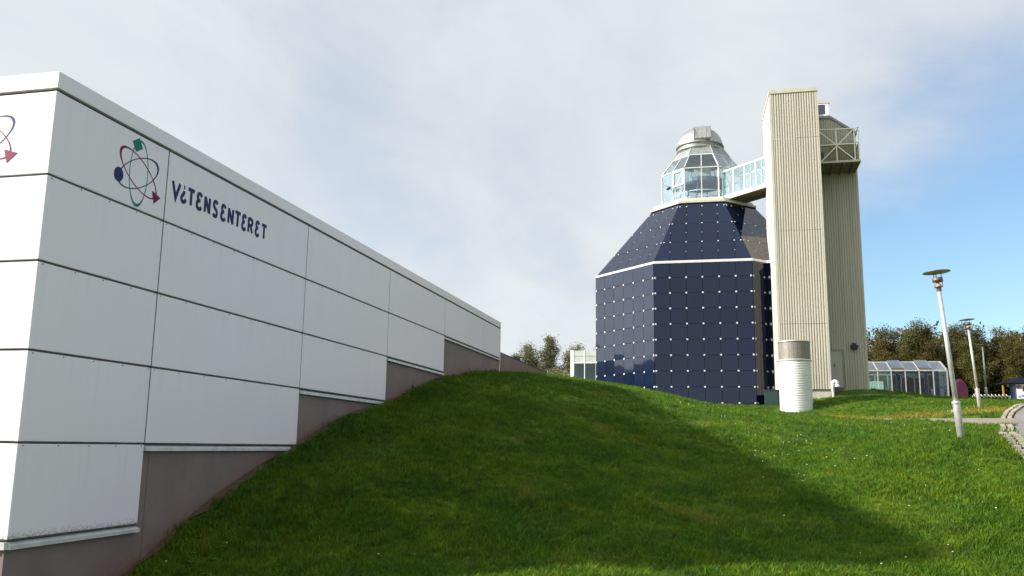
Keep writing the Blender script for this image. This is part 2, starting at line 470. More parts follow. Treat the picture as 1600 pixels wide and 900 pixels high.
class MB:
    def __init__(s):
        s.v = []
        s.f = []

    def add(s, verts, faces):
        o = len(s.v)
        s.v += [tuple(v) for v in verts]
        s.f += [tuple(i + o for i in f) for f in faces]

    def box(s, x0, x1, y0, y1, z0, z1):
        v = [(x0, y0, z0), (x1, y0, z0), (x1, y1, z0), (x0, y1, z0), (x0, y0, z1), (x1, y0, z1), (x1, y1, z1), (x0, y1, z1)]
        s.add(v, [(3, 2, 1, 0), (4, 5, 6, 7), (0, 1, 5, 4), (1, 2, 6, 5), (2, 3, 7, 6), (3, 0, 4, 7)])

    def slab(s, poly, n, t, bev=0.0):
        """Polygon (3-D points, counter-clockwise seen from +n) thickened by t behind its face, optional chamfer."""
        n = Vector(n).normalized()
        P = [Vector(p) for p in poly]
        k = len(P)
        B = [p - n * t for p in P]
        if bev:
            c = sum(P, Vector()) / k
            E = [p - n * bev for p in P]
            Fr = []
            for i in range(k):
                d0 = (P[i] - P[i - 1]).normalized()
                d1 = (P[(i + 1) % k] - P[i]).normalized()
                a = (n.cross(d0) + n.cross(d1))
                if a.length > 1e-6:
                    a.normalize()
                Fr.append(P[i] + a * bev * 1.2)
            s.add(B + E + Fr, [tuple(range(2 * k, 3 * k)), tuple(reversed(range(k)))] +
                  [(i, (i + 1) % k, k + (i + 1) % k, k + i) for i in range(k)] +
                  [(k + i, k + (i + 1) % k, 2 * k + (i + 1) % k, 2 * k + i) for i in range(k)])
        else:
            s.add(B + P, [tuple(range(k, 2 * k)), tuple(reversed(range(k)))] + [(i, (i + 1) % k, k + (i + 1) % k, k + i) for i in range(k)])

    def bar(s, a, b, w, h, up=(0, 0, 1)):
        """Rectangular bar between two points: w across, h along up."""
        a, b = Vector(a), Vector(b)
        d = (b - a).normalized()
        u = Vector(up)
        x = d.cross(u)
        if x.length < 1e-5:
            x = d.cross(Vector((1, 0, 0)))
        x.normalize()
        u = x.cross(d).normalized()
        x *= w / 2
        u *= h / 2
        v = [a - x - u, a + x - u, a + x + u, a - x + u, b - x - u, b + x - u, b + x + u, b - x + u]
        s.add(v, [(0, 1, 2, 3), (7, 6, 5, 4), (4, 5, 1, 0), (5, 6, 2, 1), (6, 7, 3, 2), (7, 4, 0, 3)])

    def tube(s, pts, radii, n=8, cap=True):
        P = [Vector(p) for p in pts]
        if isinstance(radii, (int, float)):
            radii = [radii] * len(P)
        rings = []
        for i, p in enumerate(P):
            d = (P[min(i + 1, len(P) - 1)] - P[max(i - 1, 0)]).normalized()
            x = d.cross(Vector((0, 0, 1)))
            if x.length < 1e-4:
                x = Vector((1, 0, 0))
            x.normalize()
            y = d.cross(x).normalized()
            rings.append([p + (x * math.cos(2 * math.pi * k / n) + y * math.sin(2 * math.pi * k / n)) * radii[i] for k in range(n)])
        V = [v for r in rings for v in r]
        Fc = []
        for i in range(len(P) - 1):
            for k in range(n):
                a, b2 = i * n + k, i * n + (k + 1) % n
                Fc.append((b2, a, a + n, b2 + n))
        if cap:
            Fc.append(tuple(range(n)))
            Fc.append(tuple(reversed(range((len(P) - 1) * n, len(P) * n))))
        s.add(V, Fc)

    def lathe(s, c, prof, n=32, axis=None, a0=0.0, a1=2 * math.pi):
        """prof: (radius, height) pairs."""
        c = Vector(c)
        ax = Vector(axis).normalized() if axis else Vector((0, 0, 1))
        x = ax.cross(Vector((0, 1, 0))).normalized()
        y = ax.cross(x).normalized()
        full = abs(a1 - a0 - 2 * math.pi) < 1e-6
        m = n if full else n + 1
        V = []
        for r, h in prof:
            for k in range(m):
                a = a0 + (a1 - a0) * k / n
                V.append(c + ax * h + (x * math.cos(a) + y * math.sin(a)) * r)
        Fc = []
        for i in range(len(prof) - 1):
            for k in range(n):
                a, b2 = i * m + k, i * m + (k + 1) % m
                Fc.append((a, b2, b2 + m, a + m))
        s.add(V, Fc)

    def build(s, name, material, parent=None, smooth=False, **props):
        V = np.array(s.v, float)
        c = (V.min(0) + V.max(0)) / 2
        me = bpy.data.meshes.new(name)
        me.from_pydata((V - c).tolist(), [], s.f)
        me.materials.append(material)
        if smooth:
            me.polygons.foreach_set('use_smooth', [True] * len(me.polygons))
        me.update()
        o = bpy.data.objects.new(name, me)
        col.objects.link(o)
        place(o, Vector(c), parent)
        for k, v in props.items():
            o[k] = v
        return o


WORLD_LOC = {}


def place(o, c, parent):
    WORLD_LOC[o.name] = c.copy()
    if parent is not None:
        o.parent = parent
        o.location = c - WORLD_LOC[parent.name]
    else:
        o.location = c


def thing(name, loc, label, cat, group=None):
    o = bpy.data.objects.new(name, None)
    o.empty_display_size = 0.3
    o.location = loc
    col.objects.link(o)
    WORLD_LOC[o.name] = Vector(loc)
    o['label'] = label
    o['category'] = cat
    if group:
        o['group'] = group
    return o


def tag(o, label, cat, group=None):
    o['label'] = label
    o['category'] = cat
    if group:
        o['group'] = group
    return o


def share(o, name, c, parent, rotz=0.0):
    """Another object on the same mesh data."""
    n = bpy.data.objects.new(name, o.data)
    col.objects.link(n)
    n.rotation_euler = (0, 0, rotz)
    place(n, Vector(c), parent)
    return n


def clip_poly(poly, a, b, c):
    """Keep the part of a 2-D polygon where a*x+b*y+c >= 0."""
    out = []
    for i in range(len(poly)):
        p, q = poly[i - 1], poly[i]
        dp, dq = a * p[0] + b * p[1] + c, a * q[0] + b * q[1] + c
        if (dp >= 0) != (dq >= 0):
            t = dp / (dp - dq)
            out.append((p[0] + (q[0] - p[0]) * t, p[1] + (q[1] - p[1]) * t))
        if dq >= 0:
            out.append(q)
    return out


# ------------------------------------------------------------------ terrain
CP = [(-7.6, 8.4, -2.35), (-7.6, 10.6, -1.73), (-7.6, 11.81, -1.14), (-7.6, 12.7, -.77), (-7.6, 15.14, -.05), (-7.6, 17.27, .57),
      (-7.6, 19.52, .95), (-7.6, 21.57, 1.42), (-7.6, 23.67, 1.86), (-7.6, 26.93, 2.25), (-7.6, 30.22, 2.52),
      (-7.6, 36, 2.95), (-7.6, 41, 3.28), (-6.7, 47.5, 3.46), (-7.5, 53.9, 3.7), (-10, 58, 3.9), (-14, 45, 3.0), (-14, 30, 2.2), (-14, 15, 0), (-14, 7, -2.4),
      (-3.65, 50, 3.11), (-1, 50, 2.43), (1.66, 50, 2.07), (2.7, 46, 2.2), (3.3, 43.1, 1.66), (5.13, 46, 2.62), (6.0, 49, 3.1), (7.4, 49.5, 3.2), (9.5, 52, 3.08),
      (10.5, 55, 3.15), (13.8, 56, 3.0), (4.5, 37, 1.27), (10.2, 34, 1.12), (8, 36, 1.22), (9.69, 38, 1.75), (4.71, 20, .32), (1.6, 21, -.35), (6.1, 18, -.2),
      (15.97, 61, 3.26), (17, 60, 3.1), (18.8, 70, 3.6), (16.5, 55, 2.85), (15, 75, 4.15), (26, 92, 4.85), (18, 92, 4.8), (5, 75, 4.0), (-8, 75, 4.3),
      (10.8, 47.5, 2.52), (13, 46.5, 2.4), (9.1, 48, 2.68), (7.9, 47.5, 2.82), (14, 51, 2.7), (17, 50, 2.6), (-5.7, 40.6, 2.78), (-4, 36, 2.4),
      (1, 30, 1.0), (4, 30, .82), (8, 30, .82), (7, 25, .53), (3, 25, .38), (0, 30, 1.15), (5.8, 22, .42),
      (0, 0, -1.6), (0, 8, -1.64), (0, 11.6, -1.5), (5, 8, -1.6), (3.35, 13.7, -1.3), (-4, 8, -1.85), (-5, 2, -2.2), (8, 0, -1.6), (11, 12, -.9), (14, 20, .1), (16, 36, 1.6), (20, 55, 2.8),
      (-10, 0, -2.6), (0, -20, -2), (-30, 0, -3), (-40, 40, 2.5), (-30, 90, 4.6), (0, 110, 5.2), (40, 110, 5.6), (40, 60, 3.4), (40, 20, .5), (40, -20, -1.5), (-40, -30, -3)]
CPA = np.array(CP)


def _phi(r2):
    return np.where(r2 > 1e-9, r2 * np.log(np.maximum(r2, 1e-9)) * .5, 0)


_n = len(CPA)
_A = np.zeros((_n + 3, _n + 3))
_A[:_n, :_n] = _phi(((CPA[:, None, :2] - CPA[None, :, :2]) ** 2).sum(-1)) + np.eye(_n)
_A[:_n, _n] = 1
_A[:_n, _n + 1:] = CPA[:, :2]
_A[_n, :_n] = 1
_A[_n + 1:, :_n] = CPA[:, :2].T
_S = np.linalg.solve(_A, np.r_[CPA[:, 2], 0, 0, 0])


def height(x, y):
    x = np.asarray(x, float)
    y = np.asarray(y, float)
    xc = np.clip(x, -45, 45)
    yc = np.clip(y, -30, 112)
    r2 = (xc[..., None] - CPA[:, 0]) ** 2 + (yc[..., None] - CPA[:, 1]) ** 2
    return _phi(r2) @ _S[:_n] + _S[_n] + _S[_n + 1] * xc + _S[_n + 2] * yc


def h1(x, y):
    return float(height(np.array([x]), np.array([y]))[0])


def spline(pts, step):
    """Catmull-Rom through 2-D points, resampled at an even step."""
    P = [Vector(p) for p in pts]
    P = [P[0] * 2 - P[1]] + P + [P[-1] * 2 - P[-2]]
    fine = []
    for i in range(1, len(P) - 2):
        for k in range(24):
            t = k / 24
            fine.append(0.5 * ((2 * P[i]) + (-P[i - 1] + P[i + 1]) * t + (2 * P[i - 1] - 5 * P[i] + 4 * P[i + 1] - P[i + 2]) * t * t + (-P[i - 1] + 3 * P[i] - 3 * P[i + 1] + P[i + 2]) * t ** 3))
    fine.append(P[-2])
    out = [fine[0]]
    acc = 0
    for a, b in zip(fine, fine[1:]):
        L = (b - a).length
        while acc + L >= step:
            a = a + (b - a).normalized() * (step - acc)
            L = (b - a).length
            out.append(a.copy())
            acc = 0
        acc += L
    return out


# left edge of the setts along the road, and how it turns into the footpath mouth
EDGE_NEAR = [(6.6, 6), (5.85, 11), (5.35, 15), (5.33, 18.3), (5.45, 19.8), (5.85, 21.8), (6.6, 24.6), (7.5, 27.6), (8.35, 30.8)]
EDGE_FAR = [(9.66, 35.3), (10.07, 36.4), (10.46, 37.2), (11.0, 38.3), (11.7, 39.4), (13.5, 42), (17, 47), (23, 55)]
near_l = spline(EDGE_NEAR, 0.24)
far_l = spline(EDGE_FAR, 0.24)


def offset_line(line, d):
    out = []
    for i, p in enumerate(line):
        t = (line[min(i + 1, len(line) - 1)] - line[max(i - 1, 0)]).normalized()
        out.append(p + Vector((t.y, -t.x)) * d)
    return out


BAND = 0.15
GAP = 0.05
road_left = offset_line(near_l, 2 * BAND + 2 * GAP)[::2] + [Vector((8.95, 31.2)), Vector((9.5, 33.5)), Vector((10.1, 34.9))] + offset_line(far_l, 2 * BAND + 2 * GAP)[::2]
path_lo = [(2.4, 36.3), (4.0, 36.35), (6.26, 36.2), (7.5, 35.4), (8.1, 33.8), (8.3, 32.0), (8.4, 30.9)]
path_up = [(2.4, 36.45), (4.0, 36.75), (6.4, 36.75), (8.4, 36.0), (9.0, 35.6), (9.4, 35.4), (9.66, 35.3)]
path_lo = spline(path_lo, 0.3)
path_up = spline(path_up, 0.3)


def inside(polyg, X, Y):
    r = np.zeros(X.shape, bool)
    j = len(polyg) - 1
    for i in range(len(polyg)):
        xi, yi = polyg[i][0], polyg[i][1]
        xj, yj = polyg[j][0], polyg[j][1]
        with np.errstate(divide='ignore', invalid='ignore'):
            c = ((yi > Y) != (yj > Y)) & (X < (xj - xi) * (Y - yi) / (yj - yi + 1e-12) + xi)
        r ^= c
        j = i
    return r


road_right = [p + Vector((6.0, -1.2)) for p in road_left]
ROAD_POLY = [(p.x, p.y) for p in road_left] + [(p.x, p.y) for p in reversed(road_right)]
edge_all = list(near_l) + list(reversed(offset_line(near_l, 2 * BAND + 2 * GAP)))
BAND_NEAR = [(p.x, p.y) for p in edge_all]
edge_all2 = list(far_l) + list(reversed(offset_line(far_l, 2 * BAND + 2 * GAP)))
BAND_FAR = [(p.x, p.y) for p in edge_all2]
PATH_POLY = [(p.x, p.y) for p in path_lo] + [(8.95, 31.2), (9.5, 33.5), (10.1, 34.9)] + [(p.x, p.y) for p in reversed(path_up)]


def axis_samples(lo, hi, fine_lo, fine_hi, step, grow=1.18):
    s = list(np.arange(fine_lo, fine_hi + 1e-6, step))
    d = step
    a = fine_hi
    while a < hi:
        d *= grow
        a += d
        s.append(a)
    d = step
    a = fine_lo
    while a > lo:
        d *= grow
        a -= d
        s.insert(0, a)
    return np.array(s)


def build_ground():
    xs = axis_samples(-2600, 2600, -10, 20, 0.35)
    ys = axis_samples(-2600, 2600, 4, 62, 0.35)
    X, Y = np.meshgrid(xs, ys)
    Z = height(X, Y)
    Z = Z + 0.035 * np.sin(X * 1.3 + 1.7 * np.sin(Y * 0.6)) * np.sin(Y * 1.1 + X * 0.4) * ((X > -7) & (np.abs(X) < 30))
    hole = inside(ROAD_POLY, X, Y) | inside(PATH_POLY, X, Y) | inside(BAND_NEAR, X, Y) | inside(BAND_FAR, X, Y)
    Z = np.where(hole, Z - 0.10, Z)
    nx, ny = len(xs), len(ys)
    V = np.stack([X, Y, Z], -1).reshape(-1, 3)
    idx = np.arange(nx * ny).reshape(ny, nx)
    Fq = np.stack([idx[:-1, :-1], idx[:-1, 1:], idx[1:, 1:], idx[1:, :-1]], -1).reshape(-1, 4)
    me = bpy.data.meshes.new('lawn')
    me.from_pydata(V.tolist(), [], Fq.tolist())
    me.polygons.foreach_set('use_smooth', [True] * len(me.polygons))
    me.materials.append(MAT['turf'])
    o = bpy.data.objects.new('lawn', me)
    col.objects.link(o)
    o['kind'] = 'structure'


build_ground()


def strip_sheet(name, left, right, material, dz, cross=6, thick=0.25):
    """A sheet draped on the terrain between two polylines of equal length."""
    mb = MB()
    n = len(left)
    V = []
    for a, b in zip(left, right):
        for k in range(cross + 1):
            p = a + (b - a) * (k / cross)
            V.append((p.x, p.y, h1(p.x, p.y) + dz))
    Fc = []
    for i in range(n - 1):
        for k in range(cross):
            q = i * (cross + 1) + k
            Fc.append((q, q + 1, q + cross + 2, q + cross + 1))
    mb.add(V, Fc)
    o = mb.build(name, material, None, True)
    o['kind'] = 'structure'
    return o


def resample(line, n):
    L = [0]
    for a, b in zip(line, line[1:]):
        L.append(L[-1] + (b - a).length)
    out = []
    for k in range(n):
        s = L[-1] * k / (n - 1)
        i = max(0, min(len(line) - 2, int(np.searchsorted(L, s)) - 1))
        t = (s - L[i]) / max(1e-9, L[i + 1] - L[i])
        out.append(line[i] + (line[i + 1] - line[i]) * t)
    return out


strip_sheet('road', road_left, road_right, MAT['asphalt'], 0.0, 12)
pl = resample(path_lo + [Vector((8.95, 31.2))], 60)
pu = resample(path_up + [Vector((10.1, 34.9))], 60)
strip_sheet('footpath', pl, pu, MAT['pathasphalt'], 0.004, 8)
# bed under the setts
bn_o = strip_sheet('sett_bed', near_l, offset_line(near_l, 2 * BAND + 2 * GAP), MAT['turf'], -0.02, 4)
bf_o = strip_sheet('sett_bed', far_l, offset_line(far_l, 2 * BAND + 2 * GAP), MAT['turf'], -0.02, 4)


def lay_setts(line, bed):
    proto = None
    for row in range(2):
        off = BAND / 2 + GAP * 0.2 + row * (BAND + GAP)
        ln = offset_line(line, off)
        for i, p in enumerate(ln):
            if p.y < 15.5 or p.y > 44:
                continue
            t = (ln[min(i + 1, len(ln) - 1)] - ln[max(i - 1, 0)]).normalized()
            c = Vector((p.x, p.y, h1(p.x, p.y) + 0.005 + rng.uniform(-0.006, 0.008)))
            rz = math.atan2(t.y, t.x) + rng.uniform(-0.03, 0.03)
            if lay_setts.proto is None:
                mb = MB()
                w, l = 0.070, 0.116
                mb.slab([(-l, -w, 0.03), (l, -w, 0.03), (l, w, 0.03), (-l, w, 0.03)], (0, 0, 1), 0.09, 0.012)
                lay_setts.proto = mb.build('sett', MAT['sett'], bed)
                o = lay_setts.proto
                place(o, c, bed)
                o.rotation_euler = (0, 0, rz)
            else:
                o = share(lay_setts.proto, 'sett', c, bed, rz)
            o.scale = (rng.uniform(.92, 1.04), rng.uniform(.9, 1.06), 1)


lay_setts.proto = None
lay_setts(near_l, bn_o)
lay_setts(far_l, bf_o)

# bare soil where the lawn meets the wall
sl = [Vector((-7.66, y)) for y in np.arange(8.0, 30.4, 0.3)]
sr = [Vector((-7.47 + 0.09 * math.sin(y * 2.1) + 0.06 * math.sin(y * 5.7) + 0.05 * rng.uniform(-1, 1), y)) for y in np.arange(8.0, 30.4, 0.3)]
strip_sheet('soil_strip', sl, sr, MAT['soil'], 0.03, 3)

# ------------------------------------------------------------------ the clad hall on the left
WX, WY = -7.61, 8.47            # wall plane and corner
hall = thing('exhibition_hall', (WX, WY, -2.5), 'long flat-roofed hall clad in white metal panels above a stepped brown plinth', 'building')
ROWS = [4.10, 3.06, 2.03, 1.00, -0.035, -1.09]
SEAMS = [8.47, 10.71, 15.15, 19.48, 23.83, 28.03, 30.28]
LAST = [6, 4, 3, 2, 1]           # number of bays in each row
J = 0.013                        # half joint


def wall_panel(mb, u0, u1, z0, z1, side):
    b = 0.007
    if side == 'long':
        mb.slab([(WX, u0, z0), (WX, u1, z0), (WX, u1, z1), (WX, u0, z1)], (1, 0, 0), 0.05, b)
    else:
        mb.slab([(u0, WY, z0), (u1, WY, z0), (u1, WY, z1), (u0, WY, z1)], (0, -1, 0), 0.05, b)


def quad_box(mb, x0, x1, y0, y1, z0, z1):
    mb.box(x0, x1, y0, y1, z0, z1)


# dark body behind the cladding
mb = MB()
mb.box(-31, WX - 0.052, WY + 0.052, 30.27, -3.2, 4.20)
mb.build('core', MAT['joint'], hall)
for r in range(5):
    zt, zb = ROWS[r], ROWS[r + 1]
    for k in range(LAST[r]):
        mb = MB()
        u0 = SEAMS[k] + (0.0 if k == 0 else J * 0.8)
        wall_panel(mb, u0 + (0.002 if k == 0 else 0), SEAMS[k + 1] - J * 0.8, zb + J, zt - J, 'long')
        mb.build('wall_panel', MAT['white'], hall)
    edges = [WX, WX - 2.1, WX - 6.45, WX - 10.8]
    for a, b2 in zip(edges[1:], edges):
        mb = MB()
        wall_panel(mb, a + J * 0.8, b2 - (0.002 if b2 == WX else J * 0.8), zb + J, zt - J, 'end')
        mb.build('wall_panel', MAT['white'], hall)
    # flange in the joint, a little behind the faces
    mb = MB()
    mb.box(WX - 0.045, WX - 0.022, WY + 0.03, SEAMS[LAST[r]] - 0.01, zb - 0.006, zb + 0.004)
    mb.box(-18.4, WX - 0.03, WY + 0.022, WY + 0.045, zb - 0.006, zb + 0.004)
    mb.build('joint_flange', MAT['jointflange'], hall)
# dark gaskets in the upright seams
for k in range(1, 6):
    bottom = ROWS[max(r for r in range(5) if LAST[r] > k) + 1] if any(LAST[r] > k for r in range(5)) else ROWS[1]
    mb = MB()
    mb.box(WX - 0.040, WX - 0.005, SEAMS[k] - J * .8 + .001, SEAMS[k] + J * .8 - .001, bottom + .02, ROWS[0] - .02)
    mb.build('seam_gasket', MAT['joint'], hall)
# cornice (long side and end)
mb = MB()
mb.slab([(WX + .012, WY - .012, 4.125), (WX + .012, 30.29, 4.125), (WX + .012, 30.29, 4.325), (WX + .012, WY - .012, 4.325)], (1, 0, 0), 0.08, 0.0)
mb.build('cornice', MAT['white'], hall)
mb = MB()
mb.slab([(-31, WY - .012, 4.125), (WX - .069, WY - .012, 4.125), (WX - .069, WY - .012, 4.325), (-31, WY - .012, 4.325)], (0, -1, 0), 0.08, 0.0)
mb.build('cornice', MAT['white'], hall)
mb = MB()
mb.box(-31, WX - 0.07, WY + 0.07, 30.26, 4.21, 4.30)
mb.build('roof', MAT['greyroof'], hall)
mb = MB()
mb.box(-31, WX + 0.01, 30.275, 30.30, -1, 4.30)
mb.build('end_flashing', MAT['trim_white'], hall)
# vertical edge trims of each step
# sills under each step, sloping outwards
for r in range(5):
    y0 = SEAMS[LAST[r + 1]] if r < 4 else SEAMS[0]
    y1 = SEAMS[LAST[r]]
    z = ROWS[r + 1] - 0.018
    mb = MB()
    a, b2 = y0 + 0.015, y1 + 0.01
    sec = [(WX - 0.05, z), (WX - 0.002, z - 0.018), (WX + 0.032, z - 0.034), (WX + 0.032, z - 0.078), (WX - 0.05, z - 0.078)]
    V = [(x, a, zz2) for x, zz2 in sec] + [(x, b2, zz2) for x, zz2 in sec]
    mb.add(V, [(0, 1, 2, 3, 4), (9, 8, 7, 6, 5)] + [(i + 5, (i + 1) % 5 + 5, (i + 1) % 5, i) for i in range(5)])
    mb.build('sill', MAT['sill'], hall)
mb = MB()
mb.box(-31, WX - 0.01, WY - 0.03, WY + 0.05, -1.185, -1.108)
mb.build('sill', MAT['sill'], hall)
# plinth panels
PX = WX - 0.030
for k in range(5):
    r = 4 - k
    y0 = SEAMS[k] if k < 4 else SEAMS[4]
    y1 = SEAMS[k + 1] if k < 4 else SEAMS[6]
    zt = ROWS[r + 1] - 0.097
    mb = MB()
    a = y0 + (0.16 if k in (1,) else 0.006)
    mb.slab([(PX, a, -3.2), (PX, y1 + (0.16 if k == 0 else 0), -3.2), (PX, y1 + (0.16 if k == 0 else 0), zt if k else zt), (PX, a, zt)] if k else
            [(PX, a, -3.2), (PX, y1 + .15, -3.2), (PX, y1 + .15, zt), (PX, a, zt)], (1, 0, 0), 0.021, 0.003)
    mb.build('plinth_panel', MAT['plinth'], hall)
mb = MB()
mb.slab([(PX, SEAMS[1] + 0.012, ROWS[5] - 0.09), (PX, SEAMS[1] + 0.150, ROWS[5] - 0.09), (PX, SEAMS[1] + 0.150, ROWS[4] - 0.10), (PX, SEAMS[1] + 0.012, ROWS[4] - 0.10)], (1, 0, 0), 0.021, 0.003)
mb.build('plinth_panel', MAT['plinth'], hall)
mb = MB()
mb.slab([(-20, WY + 0.030, -3.2), (WX - 0.032, WY + 0.030, -3.2), (WX - 0.032, WY + 0.030, -1.19), (-20, WY + 0.030, -1.19)], (0, -1, 0), 0.021, 0.003)
mb.build('plinth_panel', MAT['plinth'], hall)
# screw heads just under the joints
mb = MB()
for r in range(1, 5):
    for k in range(LAST[r]):
        L = SEAMS[k + 1] - SEAMS[k]
        n = max(4, int(L / 0.62))
        for i in range(n + 1):
            y = SEAMS[k] + 0.07 + (L - 0.14) * i / n + (rng.uniform(-.05, .05) if 0 < i < n else 0)
            mb.lathe((WX + 0.001, y, ROWS[r] - 0.033), [(0.0085, 0), (0.0085, 0.004), (0.0, 0.006)], 6, (1, 0, 0))
    for i in range(4):
        mb.lathe((WX - 0.30 - i * 0.55, WY - 0.001, ROWS[r] - 0.033), [(0.0085, 0), (0.0085, 0.004), (0.0, 0.006)], 6, (0, -1, 0))
mb.build('screw_heads', MAT['screw'], hall, kind='stuff')


# --- print on the wall: emblem and lettering
def on_long(u, v, t):
    return (WX + t, u, v)


def on_end(u, v, t):
    return (u, WY - t, v)


def ribbon(mb, pts, widths, mapf, t0=0.0015, t1=0.004, closed=False):
    P = [Vector(p) for p in pts]
    n = len(P)
    if isinstance(widths, (int, float)):
        widths = [widths] * n
    Lf, Rt = [], []
    for i in range(n):
        if closed:
            a, b2 = P[i - 1], P[(i + 1) % n]
        else:
            a, b2 = P[max(i - 1, 0)], P[min(i + 1, n - 1)]
        d0 = (P[i] - a) if (P[i] - a).length > 1e-9 else (b2 - P[i])
        d1 = (b2 - P[i]) if (b2 - P[i]).length > 1e-9 else d0
        d0, d1 = d0.normalized(), d1.normalized()
        t = (d0 + d1)
        t = t.normalized() if t.length > 1e-6 else d0
        m = Vector((-t.y, t.x))
        k = 1 / max(0.32, m.dot(Vector((-d0.y, d0.x))))
        Lf.append(P[i] + m * widths[i] / 2 * k)
        Rt.append(P[i] - m * widths[i] / 2 * k)
    V = [mapf(p.x, p.y, t1) for p in Lf] + [mapf(p.x, p.y, t1) for p in Rt] + [mapf(p.x, p.y, t0) for p in Lf] + [mapf(p.x, p.y, t0) for p in Rt]
    Fc = []
    rng_n = n if closed else n - 1
    for i in range(rng_n):
        j = (i + 1) % n
        Fc += [(n + i, n + j, j, i), (i, j, 2 * n + j, 2 * n + i), (3 * n + i, 3 * n + j, n + j, n + i)]
    if not closed:
        Fc += [(0, 2 * n, 3 * n, n), (n - 1, 2 * n - 1, 4 * n - 1, 3 * n - 1)]
    mb.add(V, Fc)


def flat(mb, pts, mapf, t0=0.0015, t1=0.0065):
    n = len(pts)
    mb.add([mapf(p[0], p[1], t1) for p in pts] + [mapf(p[0], p[1], t0) for p in pts], [tuple(range(n))] + [(i, n + i, n + (i + 1) % n, (i + 1) % n) for i in range(n)])


def emblem(cu, cv, mapf, parent):
    def orbit(ang, mat_, name, peaks, lay):
        mb = MB()
        pts, ws = [], []
        n = 72
        for i in range(n):
            a = 2 * math.pi * i / n
            x, y = 0.446 * math.cos(a), 0.19 * math.sin(a)
            c, s = math.cos(ang), math.sin(ang)
            pts.append((cu + x * c - y * s, cv + x * s + y * c))
            w = 0.013
            for pa, pw in peaks:
                d = math.atan2(math.sin(a - pa), math.cos(a - pa))
                w += pw * math.exp(-(d / 0.55) ** 2)
            ws.append(w)
        ribbon(mb, pts, ws, mapf, 0.0012, 0.0022 + 0.0007 * lay, True)
        mb.build(name, mat_, parent)
    orbit(math.radians(90), MAT['teal'], 'emblem_orbit', [(math.pi, 0.030), (0.0, 0.016)], 0)
    orbit(math.radians(27.5), MAT['navy'], 'emblem_orbit', [(0.0, 0.026), (math.pi, 0.012)], 1)
    orbit(math.radians(151), MAT['crimson'], 'emblem_orbit', [(0.0, 0.030), (math.pi, 0.014)], 2)
    mb = MB()
    flat(mb, [(cu - .182, cv + .395), (cu - .094, cv + .273), (cu + .034, cv + .354), (cu - .05, cv + .479)], mapf)
    mb.build('emblem_square', MAT['teal'], parent)
    mb = MB()
    flat(mb, [(cu - .400 + 0.090 * math.cos(2 * math.pi * i / 28), cv - .135 + 0.097 * math.sin(2 * math.pi * i / 28)) for i in range(28)], mapf)
    mb.build('emblem_disc', MAT['navy'], parent)
    mb = MB()
    flat(mb, [(cu + .314, cv - .156), (cu + .368, cv - .325), (cu + .503, cv - .21)], mapf)
    mb.build('emblem_arrow', MAT['crimson'], parent)


emblem(10.08, 3.565, on_long, hall)
emblem(-8.07 - .503, 3.555, on_end, hall)

GL = {
    'V': [[(0, 1), (.5, 0.03), (1, 1)]],
    'q': [[(.52, .70), (.52, .58), (.42, .48), (.2, .38), (.06, .24), (.12, .08), (.36, 0), (.62, .01), (.86, .10), (.98, .22)], [(.44, .93), (.66, .93)]],
    'T': [[(-.04, .96), (1.04, .96)], [(.5, .96), (.5, 0)]],
    'E': [[(.98, .84), (.82, .95), (.55, 1), (.26, .95), (.12, .79), (.22, .62), (.45, .55), (.72, .54)],
          [(.45, .55), (.16, .46), (.02, .27), (.12, .08), (.42, 0), (.75, .02), (1, .16)]],
    'N': [[(.04, 0), (.04, 1)], [(.06, .98), (.94, .02)], [(.96, 0), (.96, 1)]],
    'S': [[(.95, .85), (.75, .97), (.5, 1), (.2, .95), (.06, .78), (.15, .62), (.5, .51), (.85, .39), (.95, .22), (.8, .05), (.5, 0), (.2, .03), (.02, .16)]],
    'R': [[(.04, 0), (.04, 1)], [(.04, .96), (.5, .96), (.82, .9), (.95, .74), (.82, .56), (.5, .48), (.06, .48)], [(.5, .48), (1, 0)]],
}
WORD = [('V', 10.84, 11.02), ('q', 11.065, 11.185), ('T', 11.235, 11.385), ('E', 11.46, 11.585), ('N', 11.675, 11.805), ('S', 11.91, 12.02), ('E', 12.135, 12.25),
        ('N', 12.345, 12.48), ('T', 12.55, 12.70), ('E', 12.77, 12.88), ('R', 12.965, 13.10), ('E', 13.205, 13.315), ('T', 13.41, 13.56)]
for ch, u0, u1 in WORD:
    mb = MB()
    for k, st in enumerate(GL[ch]):
        pts = [(u0 + (u1 - u0) * x, 3.452 + 0.238 * y) for x, y in st]
        w = 0.056
        ribbon(mb, pts, w, on_long, 0.0015, 0.004 + 0.0005 * k)
    mb.build('letter', MAT['navy'], hall)

# brown parapet beyond the hall's far end
par = thing('parapet_wall', (-7.7, 30.4, 2.3), 'low brown wall continuing beyond the far end of the white hall', 'wall')
mb = MB()
mb.slab([(-7.63, 30.32, -0.5), (-7.63, 30.95, -0.5), (-7.63, 30.95, 3.27), (-7.63, 30.32, 3.27)], (1, 0, 0), 0.2, 0.004)
mb.build('wall_panel', MAT['plinth'], par)
for a, b2 in ((30.96, 35.0), (35.01, 39.2), (39.21, 44)):
    mb = MB()
    mb.slab([(-7.66, a, -0.5), (-7.66, b2, -0.5), (-7.66, b2, 3.27), (-7.66, a, 3.27)], (1, 0, 0), 0.2, 0.004)
    mb.build('wall_panel', MAT['plinth'], par)
mb = MB()
mb.box(-7.87, -7.645, 30.31, 44, 3.272, 3.295)
mb.build('coping', MAT['joint'], par)

# ------------------------------------------------------------------ planetarium: octagonal glass building
CX, CY = -0.944, 56.542
SIDE = 5.42
AP = SIDE * 1.20711
EAVE = 10.34
plan = thing('planetarium', (CX, CY, 2.0), 'octagonal building in dark blue glass panels with a pyramid roof, glass lantern and silver dome', 'building')
q45 = math.pi / 4


